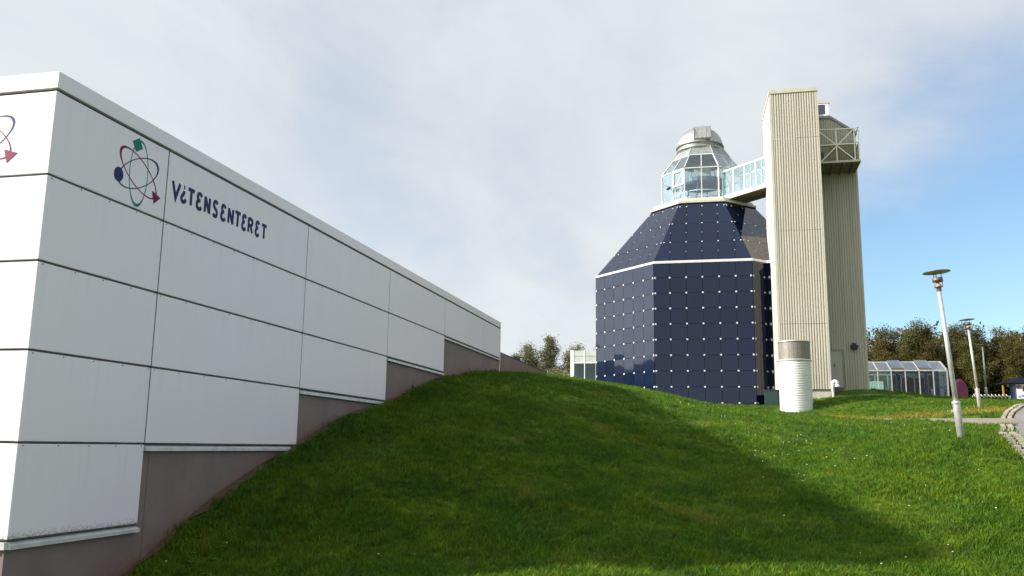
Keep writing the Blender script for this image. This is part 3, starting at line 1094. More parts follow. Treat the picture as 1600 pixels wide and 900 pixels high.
def facet_frame(k):
    """k=0 front (-Y), k=-1 left front, k=1 right front: normal and along vector (left to right seen from outside)."""
    a = -math.pi / 2 + k * q45
    n = Vector((math.cos(a), math.sin(a), 0))
    u = Vector((-n.y, n.x, 0))
    return n, u


PW = SIDE / 6
LV = [EAVE, 9.51] + [9.51 - 0.877 * i for i in range(1, 10)]
# body core behind the glass
mb = MB()
Rc = (AP - 0.07) / math.cos(q45 / 2)
Rt_ = (3.16 - 0.05) / math.cos(q45 / 2)


def octring(R, z, cx=CX, cy=CY):
    return [(cx + R * math.cos(-math.pi / 2 + q45 / 2 + i * q45), cy + R * math.sin(-math.pi / 2 + q45 / 2 + i * q45), z) for i in range(8)]


V = octring(Rc, 1.75) + octring(Rc, EAVE + 0.02) + octring(Rt_, 14.70)
Fc = [tuple(reversed(range(8)))] + [(i, (i + 1) % 8, 8 + (i + 1) % 8, 8 + i) for i in range(8)] + [(8 + i, 8 + (i + 1) % 8, 16 + (i + 1) % 8, 16 + i) for i in range(8)] + [tuple(range(16, 24))]
mb.add(V, Fc)
mb.build('core', MAT['backing'], plan)
# footing
mb = MB()
V = octring(AP / math.cos(q45 / 2) - 0.01, 0.5) + octring(AP / math.cos(q45 / 2) - 0.01, 2.02)
mb.add(V, [(i, (i + 1) % 8, 8 + (i + 1) % 8, 8 + i) for i in range(8)])
mb.build('footing', MAT['concrete'], plan)
G = 0.010
panel_proto = {}
for k in range(-4, 4):
    n, u = facet_frame(k)
    ctr = Vector((CX, CY, 0)) + n * AP
    detailed = k in (-1, 0, 1)
    if not detailed:
        mb = MB()
        P = [ctr - u * SIDE / 2 + Vector((0, 0, 1.9)), ctr + u * SIDE / 2 + Vector((0, 0, 1.9)), ctr + u * SIDE / 2 + Vector((0, 0, EAVE - .02)), ctr - u * SIDE / 2 + Vector((0, 0, EAVE - .02))]
        mb.slab([tuple(p) for p in P], n, 0.03)
        mb.build('wall', MAT['navyglass'], plan)
    else:
        for r in range(len(LV) - 1):
            zt, zb = LV[r], LV[r + 1]
            if zt < 2.0:
                continue
            zb = max(zb, 2.03)
            for c in range(6):
                c0 = ctr + u * (-SIDE / 2 + PW * (c + .5)) + Vector((0, 0, (zt + zb) / 2))
                hh = round((zt - zb) / 2 - G, 4)
                if hh not in panel_proto:
                    mb = MB()
                    w = PW / 2 - G
                    mb.slab([(-w, 0, -hh), (w, 0, -hh), (w, 0, hh), (-w, 0, hh)], (0, -1, 0), 0.03)
                    o = mb.build('glass_panel', MAT['navyglass'], plan)
                    panel_proto[hh] = o
                    o.location = c0 - WORLD_LOC[plan.name]
                    o.rotation_euler = (0, 0, k * q45)
                else:
                    o = share(panel_proto[hh], 'glass_panel', c0, plan, k * q45)
                # glass never hangs perfectly true
                o.rotation_euler.x += rng.uniform(-1, 1) * 0.007
                o.rotation_euler.z += rng.uniform(-1, 1) * 0.007
        # white round fixings at the panel corners
        mb = MB()
        for z in LV[1:]:
            if z < 2.1:
                continue
            for c in range(7):
                x = -SIDE / 2 + PW * c
                if c == 0:
                    x += 0.08
                if c == 6:
                    x -= 0.08
                p = ctr + u * x + Vector((0, 0, z)) + n * 0.008
                mb.lathe(p, [(0.054, -0.03), (0.054, 0.008), (0.045, 0.012), (0.0, 0.013)], 12, n)
        mb.build('glass_fixings', MAT['button'], plan, kind='stuff')
    # sloping roof facet
    lo, hi = Vector((0, 0, EAVE + .10)), Vector((0, 0, 14.74))
    ap0, ap1 = AP - 0.02, 3.16
    s0, s1 = ap0 / 1.20711, ap1 / 1.20711
    base = Vector((CX, CY, EAVE + .10)) + n * ap0
    top = Vector((CX, CY, 14.74)) + n * ap1
    d = top - base
    SL = d.length
    d = d / SL
    nn = u.cross(d).normalized()
    edge_a = (s0 - s1) / 2 / SL

    def P3(x, y):
        return tuple(base + u * x + d * y)
    if not detailed:
        mb = MB()
        mb.slab([P3(-s0 / 2, 0), P3(s0 / 2, 0), P3(s1 / 2, SL), P3(-s1 / 2, SL)], nn, 0.03)
        mb.build('roof_facet', MAT['navyglass'], plan)
        continue
    rows = [0.0, 1.72, 3.46, 5.12, SL]
    mbf = MB()
    for r in range(4):
        for c in range(6):
            poly = [(-SIDE / 2 + PW * c + G, rows[r] + G), (-SIDE / 2 + PW * (c + 1) - G, rows[r] + G), (-SIDE / 2 + PW * (c + 1) - G, rows[r + 1] - G), (-SIDE / 2 + PW * c + G, rows[r + 1] - G)]
            poly = clip_poly(poly, 1, -edge_a, s0 / 2 - 0.012)
            poly = clip_poly(poly, -1, -edge_a, s0 / 2 - 0.012) if len(poly) > 2 else poly
            if len(poly) < 3:
                continue
            ar = 0.5 * abs(sum(poly[i - 1][0] * poly[i][1] - poly[i][0] * poly[i - 1][1] for i in range(len(poly))))
            if ar < 0.01:
                continue
            mb = MB()
            mb.slab([P3(*p) for p in poly], nn, 0.03)
            mb.build('roof_glass_panel', MAT['navyglass'], plan)
        if r > 0:
            hw = s0 / 2 - edge_a * rows[r]
            xs_ = [-SIDE / 2 + PW * c for c in range(7) if abs(-SIDE / 2 + PW * c) < hw - 0.14] + [-hw + 0.10, hw - 0.10]
            for x in xs_:
                mbf.lathe(Vector(P3(x, rows[r])) + nn * 0.006, [(0.042, -0.02), (0.042, 0.008), (0.034, 0.012), (0, 0.013)], 12, nn)
        ym = (rows[r] + rows[r + 1]) / 2
        if r < 3:
            hw = s0 / 2 - edge_a * ym
            for c in range(1, 6):
                x = -SIDE / 2 + PW * c
                if abs(x) < hw - 0.1:
                    mbf.lathe(Vector(P3(x, ym)) + nn * 0.004, [(0.022, -0.02), (0.022, 0.007), (0, 0.009)], 8, nn)
    mbf.build('roof_fixings', MAT['button'], plan, kind='stuff')


def oct_band(mb, ap0, z0, ap1, z1, ks=range(-4, 4), inset=0.0):
    for k in ks:
        n, u = facet_frame(k)
        for (a0, zz0, a1, zz1) in ((ap0, z0, ap1, z1),):
            s0, s1 = a0 / 1.20711, a1 / 1.20711
            b = Vector((CX, CY, zz0)) + n * a0
            t = Vector((CX, CY, zz1)) + n * a1
            mb.add([b - u * s0 / 2, b + u * s0 / 2, t + u * s1 / 2, t - u * s1 / 2], [(0, 1, 2, 3)])


mb = MB()
for (a0, z0, a1, z1) in ((AP - .05, EAVE - .005, AP + .06, EAVE - .005), (AP + .06, EAVE - .005, AP + .06, EAVE + .10), (AP + .06, EAVE + .10, AP - .06, EAVE + .16)):
    oct_band(mb, a0, z0, a1, z1)
mb.build('eave_trim', MAT['frame_white'], plan)
mb = MB()
for (a0, z0, a1, z1) in ((3.0, 14.75, 3.24, 14.75), (3.24, 14.75, 3.24, 14.87), (3.24, 14.87, 3.10, 14.89), (3.10, 14.89, 3.02, 15.10), (3.02, 15.10, 2.45, 15.14)):
    oct_band(mb, a0, z0, a1, z1)
mb.build('lantern_base', MAT['creamflat'], plan)
mb = MB()
mb.add(octring(2.62, 15.12), [tuple(range(8))])
mb.build('lantern_floor', MAT['platform'], plan)
# lantern frame and glass
LA0, LZ0, LZ1 = 2.50, 15.13, 17.18
LA1, LZ2 = 1.75, 18.27
LS0, LS1 = LA0 / 1.20711, LA1 / 1.20711
for k in range(-4, 4):
    n, u = facet_frame(k)
    b0 = Vector((CX, CY, LZ0)) + n * LA0
    b1 = Vector((CX, CY, LZ1)) + n * LA0
    t1 = Vector((CX, CY, LZ2)) + n * LA1
    mb = MB()
    w = 0.062
    mb.bar(b0 - u * LS0 / 2, b1 - u * LS0 / 2, w, w, n)
    mb.build('lantern_post', MAT['frame_white'], plan)
    mb = MB()
    mb.bar(b0 + Vector((0, 0, .04)), b1 - Vector((0, 0, .05)), 0.055, 0.06, n)
    mb.build('lantern_mullion', MAT['frame_white'], plan)
    mb = MB()
    mb.bar(b1 - u * (LS0 / 2 - .04), b1 + u * (LS0 / 2 - .04), 0.06, 0.065, n)
    mb.build('lantern_rail', MAT['frame_white'], plan)
    mb = MB()
    mb.bar(b1 - u * LS0 / 2 + Vector((0, 0, .05)), t1 - u * LS1 / 2, 0.06, 0.06, n)
    mb.build('lantern_rafter', MAT['frame_white'], plan)
    mb = MB()
    mb.bar(b1 + Vector((0, 0, .05)), t1, 0.045, 0.05, n)
    mb.build('lantern_rafter', MAT['frame_white'], plan)
    mb = MB()
    mb.bar(t1 - u * (LS1 / 2 - .03), t1 + u * (LS1 / 2 - .03), 0.06, 0.06, n)
    mb.build('lantern_rail', MAT['frame_white'], plan)
    for sgn in (-1, 1):
        a, b = (-LS0 / 2 + .04, -.03) if sgn < 0 else (.03, LS0 / 2 - .04)
        a1, bb1 = (-LS1 / 2 + .03, -.025) if sgn < 0 else (.025, LS1 / 2 - .03)
        mb = MB()
        mb.slab([b0 + u * a + Vector((0, 0, .01)), b0 + u * b + Vector((0, 0, .01)), b1 + u * b - Vector((0, 0, .04)), b1 + u * a - Vector((0, 0, .04))], n, 0.012)
        mb.build('lantern_pane', MAT['clear'], plan)
        mb = MB()
        dd = (t1 - b1).normalized()
        nn = u.cross(dd)
        mb.slab([b1 + u * a + dd * .05, b1 + u * b + dd * .05, t1 + u * bb1 - dd * .03, t1 + u * a1 - dd * .03], nn, 0.012)
        mb.build('lantern_pane', MAT['clear'], plan)
    if k == -1:
        # an opening light with a wider frame
        mb = MB()
        zl = 16.20
        x0, x1 = 0.03, LS0 / 2 - .03
        q0, q1 = b0 + Vector((0, 0, zl - LZ0)), b1 - Vector((0, 0, .10))
        for (pa, pb) in ((q0 + u * x0, q0 + u * x1), (q1 + u * x0, q1 + u * x1)):
            mb.bar(pa + n * .02, pb + n * .02, 0.09, 0.10, n)
        for x in (x0 + .03, x1 - .04):
            mb.bar(q0 + u * x + n * .022, q1 + u * x + n * .022, 0.09, 0.09, n)
        mb.build('opening_window_frame', MAT['frame_white'], plan)
# metal cone up to the drum
for k in range(-4, 4):
    n, u = facet_frame(k)
    mb = MB()
    s0, s1 = (LA1 + .03) / 1.20711, 1.36 / 1.20711
    b = Vector((CX, CY, LZ2 + .03)) + n * (LA1 + .03)
    t = Vector((CX, CY, 18.95)) + n * 1.36
    d = (t - b).normalized()
    mb.slab([b - u * s0 / 2, b + u * s0 / 2, t + u * s1 / 2, t - u * s1 / 2], u.cross(d), 0.02)
    mb.build('roof_sheet', MAT['zincdark'], plan)
    mb = MB()
    mb.tube([b - u * s0 / 2, t - u * s1 / 2], 0.022, 6)
    mb.build('roof_seam', MAT['zincdark'], plan)
DX = CX - 0.10
mb = MB()
mb.lathe((DX, CY, 0), [(1.44, 18.70), (1.44, 18.88), (1.50, 18.89), (1.50, 19.04), (1.42, 19.06), (1.42, 19.20), (1.50, 19.21), (1.52, 19.27), (1.40, 19.29)], 56)
mb.build('dome_drum', MAT['zincdark'], plan, True)
mb = MB()
mb.lathe((DX, CY, 0), [(1.525, 19.215), (1.525, 19.265), (1.44, 19.285)], 56)
mb.build('drum_ring', MAT['soffit'], plan, True)
NS = 28
for i in range(NS):
    a0, a1 = 2 * math.pi * i / NS, 2 * math.pi * (i + 1) / NS
    mb = MB()
    prof = [(1.44 * math.cos(t), 19.28 + 1.30 * math.sin(t)) for t in np.linspace(0, math.pi / 2 * 0.995, 11)]
    mb.lathe((DX, CY, 0), prof, 3, None, a0, a1)
    # standing seam
    pts = [(DX + (1.45 * math.cos(t)) * 1, CY, 0) for t in (0, 1)]
    x = Vector((0, 0, 1)).cross(Vector((0, 1, 0)))
    sv = []
    ax = Vector((0, 0, 1))
    xx = ax.cross(Vector((0, 1, 0))).normalized()
    yy = ax.cross(xx).normalized()
    dirv = xx * math.cos(a0) + yy * math.sin(a0)
    pth = [Vector((DX, CY, 19.28)) + dirv * (1.445 * math.cos(t)) + ax * (1.305 * math.sin(t)) for t in np.linspace(0.0, 1.35, 8)]
    mb.tube(pth, 0.016, 4)
    mb.build('dome_panel', MAT['zinc'], plan, True)
# shutter: a raised box over the slit, facing the front
ts = [0.14, 0.86, 1.02, 1.62, 2.2]
for i, (ta, tb) in enumerate(zip(ts, ts[1:])):
    for c in range(4):
        mb = MB()
        w = 1.02
        xa, xb = DX + .20 - w / 2 + w * c / 4 + .008, DX + .20 - w / 2 + w * (c + 1) / 4 - .008
        Rr, Rz = 1.56, 1.44
        pa = (CY - Rr * math.cos(ta), 19.24 + Rz * math.sin(ta))
        pb = (CY - Rr * math.cos(tb), 19.24 + Rz * math.sin(tb))
        pa = (pa[0], pa[1] + .0)
        mb.slab([(xa, pa[0], pa[1]), (xb, pa[0], pa[1]), (xb, pb[0], pb[1]), (xa, pb[0], pb[1])], Vector((1, 0, 0)).cross(Vector((0, pb[0] - pa[0], pb[1] - pa[1]))), 0.20, 0.010)
        mb.build('shutter_panel', MAT['zinc'], plan)
mb = MB()
for sx in (-.52, .52):
    x = DX + .20 + sx
    V = []
    for t in np.linspace(0.14, 2.2, 12):
        V += [(x - .012, CY - 1.30 * math.cos(t), 19.24 + 1.2 * math.sin(t)), (x - .012, CY - 1.565 * math.cos(t), 19.24 + 1.445 * math.sin(t)),
              (x + .012, CY - 1.565 * math.cos(t), 19.24 + 1.445 * math.sin(t)), (x + .012, CY - 1.30 * math.cos(t), 19.24 + 1.2 * math.sin(t))]
    Fc = []
    for i in range(11):
        for j in range(4):
            Fc.append((i * 4 + j, i * 4 + (j + 1) % 4, i * 4 + 4 + (j + 1) % 4, i * 4 + 4 + j))
    Fc += [(0, 1, 2, 3), (47, 46, 45, 44)]
    mb.add(V, Fc)
mb.build('shutter_cheeks', MAT['zincdark'], plan)
# what is seen through the lantern glass: observing platform, struts and a stair
mb = MB()
mb.lathe((CX, CY, 0), [(0.0, 16.62), (1.25, 16.62), (1.32, 16.75), (1.32, 17.0), (0.0, 17.02)], 28)
mb.build('observing_platform', MAT['platform'], plan)
for i in range(6):
    a = math.pi / 3 * i + .3
    mb = MB()
    mb.bar((CX + 1.2 * math.cos(a), CY + 1.2 * math.sin(a), 16.64), (CX + 1.75 * math.cos(a), CY + 1.75 * math.sin(a), 15.13), 0.07, 0.07)
    mb.build('platform_strut', MAT['platform'], plan)
mb = MB()
mb.lathe((CX, CY, 0), [(1.62, 15.62), (1.66, 15.60), (1.66, 15.66), (1.62, 15.66), (1.62, 15.62)], 28)
mb.lathe((CX, CY, 0), [(1.62, 16.00), (1.66, 15.98), (1.66, 16.04), (1.62, 16.04), (1.62, 16.00)], 28)
mb.build('guard_rail', MAT['trim_white'], plan)
mb = MB()
mb.box(CX - .5, CX + .55, CY - .5, CY + .5, 17.03, 17.75)
mb.build('telescope_cabinet', MAT['interior'], plan)

# camera on the lantern's left front face
n_, u_ = facet_frame(-1)
scp = Vector((CX, CY, 16.05)) + n_ * (LA0 + 0.06) + u_ * 0.0
scam = thing('security_camera', tuple(scp), 'small black camera on a bracket fixed to the left face of the glass lantern', 'camera')
mb = MB()
mb.tube([scp, scp + n_ * .22 + Vector((0, 0, .02))], 0.02, 6)
mb.build('bracket', MAT['black'], scam)
mb = MB()
mb.lathe(scp + n_ * .24 - u_ * .2 + Vector((0, 0, .02)), [(0.0, 0), (.075, .0), (.085, .05), (.085, .30), (.05, .33), (0, .33)], 12, u_ + n_ * 0.3)
mb.build('housing', MAT['black'], scam, True)

# link under the footbridge, between the octagon and the tower
bd = Vector((1, -1, 0)).normalized()          # away from the octagon
bs = Vector((1, 1, 0)).normalized()           # across
HL = 1.55
c0 = Vector((CX, CY, 0)) + bd * (AP - .02)
mb = MB()
P = [c0 - bs * HL, c0 - bs * HL + bd * 2.2, c0 + bs * HL + bd * 2.2, c0 + bs * HL]
V = [tuple(p + Vector((0, 0, 1.0))) for p in P] + [tuple(p + Vector((0, 0, EAVE - .02))) for p in P]
mb.add(V, [(0, 1, 5, 4), (1, 2, 6, 5), (2, 3, 7, 6), (3, 0, 4, 7), (4, 5, 6, 7)])
mb.build('link_passage', MAT['navyglass'], plan)
mb = MB()
a, b = c0 - bs * (HL + .03), c0 - bs * (HL + .03) + bd * 2.2
mb.bar(a + Vector((0, 0, EAVE + .05)), b + Vector((0, 0, EAVE + .05)), 0.12, 0.13)
mb.build('link_trim', MAT['trim_white'], plan)
mb = MB()
for z in LV[1:]:
    if z > 2.1:
        mb.lathe(c0 - bs * HL + bd * .18 + Vector((0, 0, z)), [(0.085, -.02), (.085, .012), (0, .03)], 12, -bs)
mb.build('link_fixings', MAT['button'], plan, kind='stuff')

# ------------------------------------------------------------------ glazed footbridge
HB = 0.80
A0, A1 = 2.52, 6.9
BZ0, BZ1 = 15.03, 16.88
br = thing('footbridge', tuple(Vector((CX, CY, BZ0)) + bd * 4.5), 'glazed white-framed footbridge high up between the lantern and the cream tower', 'bridge')


def bp(al, ac, z):
    return Vector((CX, CY, 0)) + bd * al + bs * ac + Vector((0, 0, z))


def bridge_box(mb, a0, a1, s0, s1, z0, z1):
    V = [bp(a0, s0, z0), bp(a1, s0, z0), bp(a1, s1, z0), bp(a0, s1, z0), bp(a0, s0, z1), bp(a1, s0, z1), bp(a1, s1, z1), bp(a0, s1, z1)]
    mb.add(V, [(3, 2, 1, 0), (4, 5, 6, 7), (0, 1, 5, 4), (1, 2, 6, 5), (2, 3, 7, 6), (3, 0, 4, 7)])


mb = MB()
bridge_box(mb, A0 + .3, A1, -HB + .06, HB - .06, BZ0 - .02, BZ0 + .10)
mb.build('deck', MAT['soffit'], br)
for sg in (-1, 1):
    s_in, s_out = (-HB - .01, -HB + .10) if sg < 0 else (HB - .10, HB + .01)
    mb = MB()
    bridge_box(mb, A0 + .25, A1, s_in, s_out, BZ0 - .01, BZ0 + .10)
    mb.build('edge_beam', MAT['creamflat'], br)
    mb = MB()
    bridge_box(mb, A0, A1, s_in + .012, s_out - .012, BZ0 + .13, BZ0 + .25)
    mb.build('edge_beam', MAT['trim_white'], br)
    mb = MB()
    bridge_box(mb, A0, A1, s_in + .012, s_out - .012, BZ1 - .08, BZ1)
    mb.build('top_rail', MAT['trim_white'], br)
    st = [A0 + .03 + i * 0.90 for i in range(5)]
    for i, al in enumerate(st):
        mb = MB()
        bridge_box(mb, al - .03, al + .03, s_in + .015, s_out - .015, BZ0 + .25, BZ1 - .08)
        mb.build('post', MAT['trim_white'], br)
        mb = MB()
        c = s_in + .04 if sg < 0 else s_out - .04
        e = al + .87 if i < 4 else A1
        bridge_box(mb, al + .03, e, c - .006, c + .006, BZ0 + .25, BZ1 - .08)
        mb.build('pane', MAT['clear'], br)
for i in range(5):
    al = A0 + .03 + i * 0.90
    mb = MB()
    bridge_box(mb, al - .025, al + .025, -HB + .1, HB - .1, BZ1 - .07, BZ1 - .01)
    mb.build('roof_bar', MAT['trim_white'], br)
    mb = MB()
    bridge_box(mb, al + .03, (al + .87 if i < 4 else A1), -HB + .1, HB - .1, BZ1 - .035, BZ1 - .02)
    mb.build('roof_pane', MAT['clear'], br)

# ------------------------------------------------------------------ cream ribbed service tower
TX0, TX1, TY0 = 2.80, 5.15, 46.0
RX1, RY = 7.40, 49.5
TBACK = 53.2
tower = thing('service_tower', (TX0 + 2, 49, 2.6), 'tall cream tower of ribbed metal sheets with a high balcony on its right side', 'tower')


def ribbed(mb, u0, u1, z0, zt, frame, pitch=0.1237, depth=0.042):
    """Trapezoidal ribs: ridge wide, groove narrow. frame(u, out, z) gives the point; zt(u) the top."""
    us, outs = [], []
    n = max(1, round((u1 - u0) / pitch))
    p = (u1 - u0) / n
    for i in range(n):
        b = u0 + p * i
        for fr, o in ((0.0, 0), (0.14, 0), (0.30, depth), (0.72, depth), (0.88, 0)):
            us.append(b + fr * p)
            outs.append(o)
    us.append(u1)
    outs.append(0)
    m = len(us)
    V = [frame(a, o, z0) for a, o in zip(us, outs)] + [frame(a, o, zt(a)) for a, o in zip(us, outs)]
    mb.add(V, [(i, i + 1, m + i + 1, m + i) for i in range(m - 1)])


def front(y):
    return lambda a, o, z: (a, y - o, z)


TT = 18.40
levels = [2.98, 6.22, 11.0, 15.9, TT]


def plinth_top(x):
    return 2.98


for i in range(4):
    mb = MB()
    ribbed(mb, TX0 + .06, TX1 - .02, levels[i] + (0 if i == 0 else .012), lambda a, i=i: levels[i + 1] - (0.0 if i == 3 else .0), front(TY0 - .004 * (i % 2)))
    mb.build('wall_sheet', MAT['cream'], tower)
# left face, ribs seen edge on
for z0, z1 in zip(levels, levels[1:]):
    mb = MB()
    ribbed(mb, -TBACK, -(TY0 + .06), z0, lambda a, z1=z1: z1 if z1 < TT - .1 else TT + (-a - TY0) * 0.165, lambda a, o, z: (TX0 - o, -a, z), 0.16, 0.03)
    mb.build('wall_sheet', MAT['cream'], tower)
# corner flashings
mb = MB()
mb.box(TX0 - .045, TX0 + .075, TY0 - .055, TY0 + .07, 2.6, TT)
mb.build('corner_flashing', MAT['creamflat'], tower)
mb = MB()
mb.box(TX1 - .045, TX1 + .02, TY0 - .046, TY0 + .05, 2.98, TT)
mb.build('corner_flashing', MAT['creamflat'], tower)
# right side of the front block
mb = MB()
mb.slab([(TX1, TY0 + .05, 2.6), (TX1, TBACK, 2.6), (TX1, TBACK, TT + (TBACK - TY0) * .165), (TX1, TY0 + .05, TT)], (1, 0, 0), 0.1)
mb.build('side_wall', MAT['cream'], tower)
# sloping roof of the front block and its cap
mb = MB()
ye = TBACK
mb.add([(TX0 - .03, TY0, TT + .01), (TX1 + .02, TY0, TT + .01), (TX1 + .02, ye, TT + (ye - TY0) * .165 + .01), (TX0 - .03, ye, TT + (ye - TY0) * .165 + .01)], [(0, 1, 2, 3)])
mb.build('roof', MAT['greyroof'], tower)
mb = MB()
mb.box(TX0 - .06, TX1 + .035, TY0 - .085, TY0 + .06, TT - .015, TT + .19)
mb.build('cap_flashing', MAT['creamflat'], tower)
mb = MB()
for sx, w in ((TX0 - .06, .09), (TX1 - .055, .09)):
    mb.add([(sx, TY0 + .06, TT - .0), (sx + w, TY0 + .06, TT - .0), (sx + w, ye, TT + (ye - TY0) * .165), (sx, ye, TT + (ye - TY0) * .165),
            (sx, TY0 + .06, TT + .17), (sx + w, TY0 + .06, TT + .17), (sx + w, ye, TT + .17 + (ye - TY0) * .165), (sx, ye, TT + .17 + (ye - TY0) * .165)],
           [(3, 2, 1, 0), (4, 5, 6, 7), (0, 1, 5, 4), (1, 2, 6, 5), (2, 3, 7, 6), (3, 0, 4, 7)])
mb.build('verge_flashing', MAT['creamflat'], tower)


# recessed right-hand body with a half gable
def gable(x):
    return 18.12 if x < 6.14 else 18.12 - (x - 6.14) * 0.755


for z0, z1 in ((2.6, 6.25), (6.25, 11.0), (11.0, 14.9)):
    mb = MB()
    if z0 < 3:
        ribbed(mb, 6.24, RX1, z0, lambda a: z1, front(RY))
        ribbed(mb, TX1 + .01, 6.24, 5.22, lambda a: z1, front(RY))
    else:
        ribbed(mb, TX1 + .01, RX1, z0, lambda a: z1, front(RY))
    mb.build('wall_sheet', MAT['cream'], tower)
mb = MB()
ribbed(mb, TX1 + .01, RX1, 14.9, gable, front(RY))
mb.build('wall_sheet', MAT['cream'], tower)
mb = MB()
mb.box(RX1 - .05, RX1 + .03, RY - .05, RY + .06, 2.6, gable(RX1))
mb.build('corner_flashing', MAT['creamflat'], tower)
mb = MB()
mb.slab([(RX1, RY + .06, 2.4), (RX1, TBACK, 2.4), (RX1, TBACK, gable(RX1)), (RX1, RY + .06, gable(RX1))], (1, 0, 0), .1)
mb.slab([(RX1, TBACK, 2.4), (TX0, TBACK, 2.4), (TX0, TBACK, gable(RX1)), (RX1, TBACK, gable(RX1))], (0, 1, 0), .1)
mb.build('side_wall', MAT['cream'], tower)
# roof edge of the half gable
mb = MB()
for (xa, za, xb, zb) in ((TX1 + .02, 18.12, 6.15, 18.12), (6.15, 18.12, RX1 + .10, gable(RX1 + .10))):
    V = [(xa, RY - .10, za + .005), (xb, RY - .10, zb + .005), (xb, RY - .10, zb + .15), (xa, RY - .10, za + .15),
         (xa, TBACK, za + .005), (xb, TBACK, zb + .005), (xb, TBACK, zb + .15), (xa, TBACK, za + .15)]
    mb.add(V, [(0, 1, 2, 3), (7, 6, 5, 4), (3, 2, 6, 7), (1, 0, 4, 5), (1, 5, 6, 2), (0, 3, 7, 4)])
mb.build('gable_roof', MAT['greyroof'], tower)
# penthouse with a window
mb = MB()
mb.box(4.6, 6.31, 51.0, 53.0, 18.3, 19.60)
mb.build('penthouse', MAT['creamflat'], tower)
mb = MB()
mb.box(4.55, 6.37, 50.93, 53.05, 19.60, 19.74)
mb.build('penthouse_cap', MAT['creamflat'], tower)
wf = MB()
wf.box(6.12, 6.30, 50.95, 51.0, 18.86, 19.56)
wf.box(5.2, 6.12, 50.95, 51.0, 18.84, 18.92)
wf.box(5.2, 6.12, 50.95, 51.0, 19.52, 19.57)
o = wf.build('window_frame', MAT['trim_white'], tower)
mb = MB()
mb.box(5.2, 6.12, 50.975, 50.995, 18.92, 19.52)
mb.build('window_pane', MAT['window'], tower)

# balcony
BY0, BX0, BX1 = 47.45, TX1 + .03, 7.30
BF = 14.93
mb = MB()
mb.box(BX0, BX1, BY0 + .02, RY - .05, BF, BF + .08)
mb.build('balcony_floor', MAT['soffit'], tower)
mb = MB()
mb.box(BX0, BX1 + .02, BY0 - .02, BY0 + .018, BF - .01, BF + .10)
mb.box(BX1, BX1 + .04, BY0 + .02, RY - .05, BF - .01, BF + .10)
mb.build('balcony_edge', MAT['creamflat'], tower)
mb = MB()
for xx_ in np.linspace(BX0 + .3, BX1 - .3, 4):
    mb.box(xx_ - .03, xx_ + .03, BY0 + .05, RY - .06, BF - .10, BF)
mb.build('balcony_joists', MAT['soffit'], tower)
rails = [((5.30, 16.80), (7.07, 16.75)), ((5.36, 15.92), (7.06, 15.93)), ((6.17, 15.03), (6.17, 16.77)), ((7.07, 15.03), (7.07, 16.75)),
         ((5.30, 16.74), (7.05, 15.05)), ((5.36, 15.03), (7.04, 16.73))]
for i, ((xa, za), (xb, zb)) in enumerate(rails):
    mb = MB()
    dy = 0.0 if i < 2 else (0.035 if i < 4 else (0.05 if i == 4 else 0.062))
    mb.bar((xa, BY0 + .02 + dy, za), (xb, BY0 + .02 + dy, zb), 0.05, 0.05, (0, 1, 0))
    mb.build('balcony_rail', MAT['trim_cream'], tower)
for (pa, pb) in (((7.28, BY0 + .02, 15.03), (7.28, BY0 + .02, 16.80)), ((7.10, BY0 + .02, 16.75), (7.30, BY0 + .02, 16.80)), ((7.28, BY0 + .06, 16.78), (7.28, RY - .05, 16.78)),
                 ((7.28, BY0 + .06, 15.93), (7.28, RY - .05, 15.93)), ((7.28, BY0 + .06, 15.95), (7.28, RY - .06, 16.74))):
    mb = MB()
    mb.bar(pa, pb, 0.045, 0.045, (1, 0, 0))
    mb.build('balcony_rail', MAT['trim_cream'], tower)
mb = MB()
mb.box(5.30, 7.26, BY0 + .095, BY0 + .103, 15.03, 15.91)
mb.build('mesh_infill', MAT['mesh'], tower)
mb = MB()
mb.box(7.255, 7.263, BY0 + .11, RY - .06, 15.03, 15.91)
mb.build('mesh_infill', MAT['mesh'], tower)
mb = MB()
mb.box(TX1 + .12, 5.98, RY - .075, RY - .046, 15.03, 16.45)
bdoor = mb.build('balcony_door', MAT['door'], tower)
mb = MB()
mb.box(5.45, 5.75, RY - .09, RY - .076, 15.80, 16.15)
mb.build('door_pane', MAT['window'], bdoor)

# ground door with a round light
mb = MB()
mb.box(5.30, 6.16, RY - .05, RY - .01, 3.30, 5.20)
gd = mb.build('door', MAT['door'], tower)
mb = MB()
mb.lathe((5.62, RY - .052, 4.72), [(0.17, 0), (0.17, .014), (0.0, .016)], 20, (0, -1, 0))
mb.build('round_window', MAT['window'], gd)
mb = MB()
mb.box(6.16, 6.24, RY - .07, RY, 2.9, 5.28)
mb.box(5.18, 6.16, RY - .07, RY, 5.20, 5.28)
mb.build('door_frame', MAT['greyroof'], gd)
mb = MB()
mb.box(5.73, 5.77, RY - .08, RY - .051, 4.36, 4.52)
mb.build('door_handle', MAT['black'], gd)
mb = MB()
mb.box(5.18, 6.16, RY - .06, RY, 2.6, 3.29)
mb.build('door_step', MAT['soffit'], tower)
mb = MB()
mb.box(5.20, 5.55, RY - .36, RY, 5.40, 5.50)
mb.build('door_canopy', MAT['creamflat'], tower)
mb = MB()
mb.box(6.60, 6.96, RY - .26, RY - .045, 5.36, 5.50)
mb.box(6.66, 6.90, RY - .22, RY - .05, 5.27, 5.36)
mb.box(6.68, 6.88, RY - .12, RY - .043, 5.50, 5.62)
mb.build('wall_light', MAT['black'], tower)
# concrete plinth
mb = MB()
mb.box(TX0 + .10, TX1, TY0 + .03, TY0 + .3, 1.2, 2.90)
mb.build('plinth', MAT['concrete'], tower)
mb = MB()
mb.box(TX0 + .02, TX1, TY0 + .005, TY0 + .3, 2.90, 2.985)
mb.build('drip_edge', MAT['soffit'], tower)

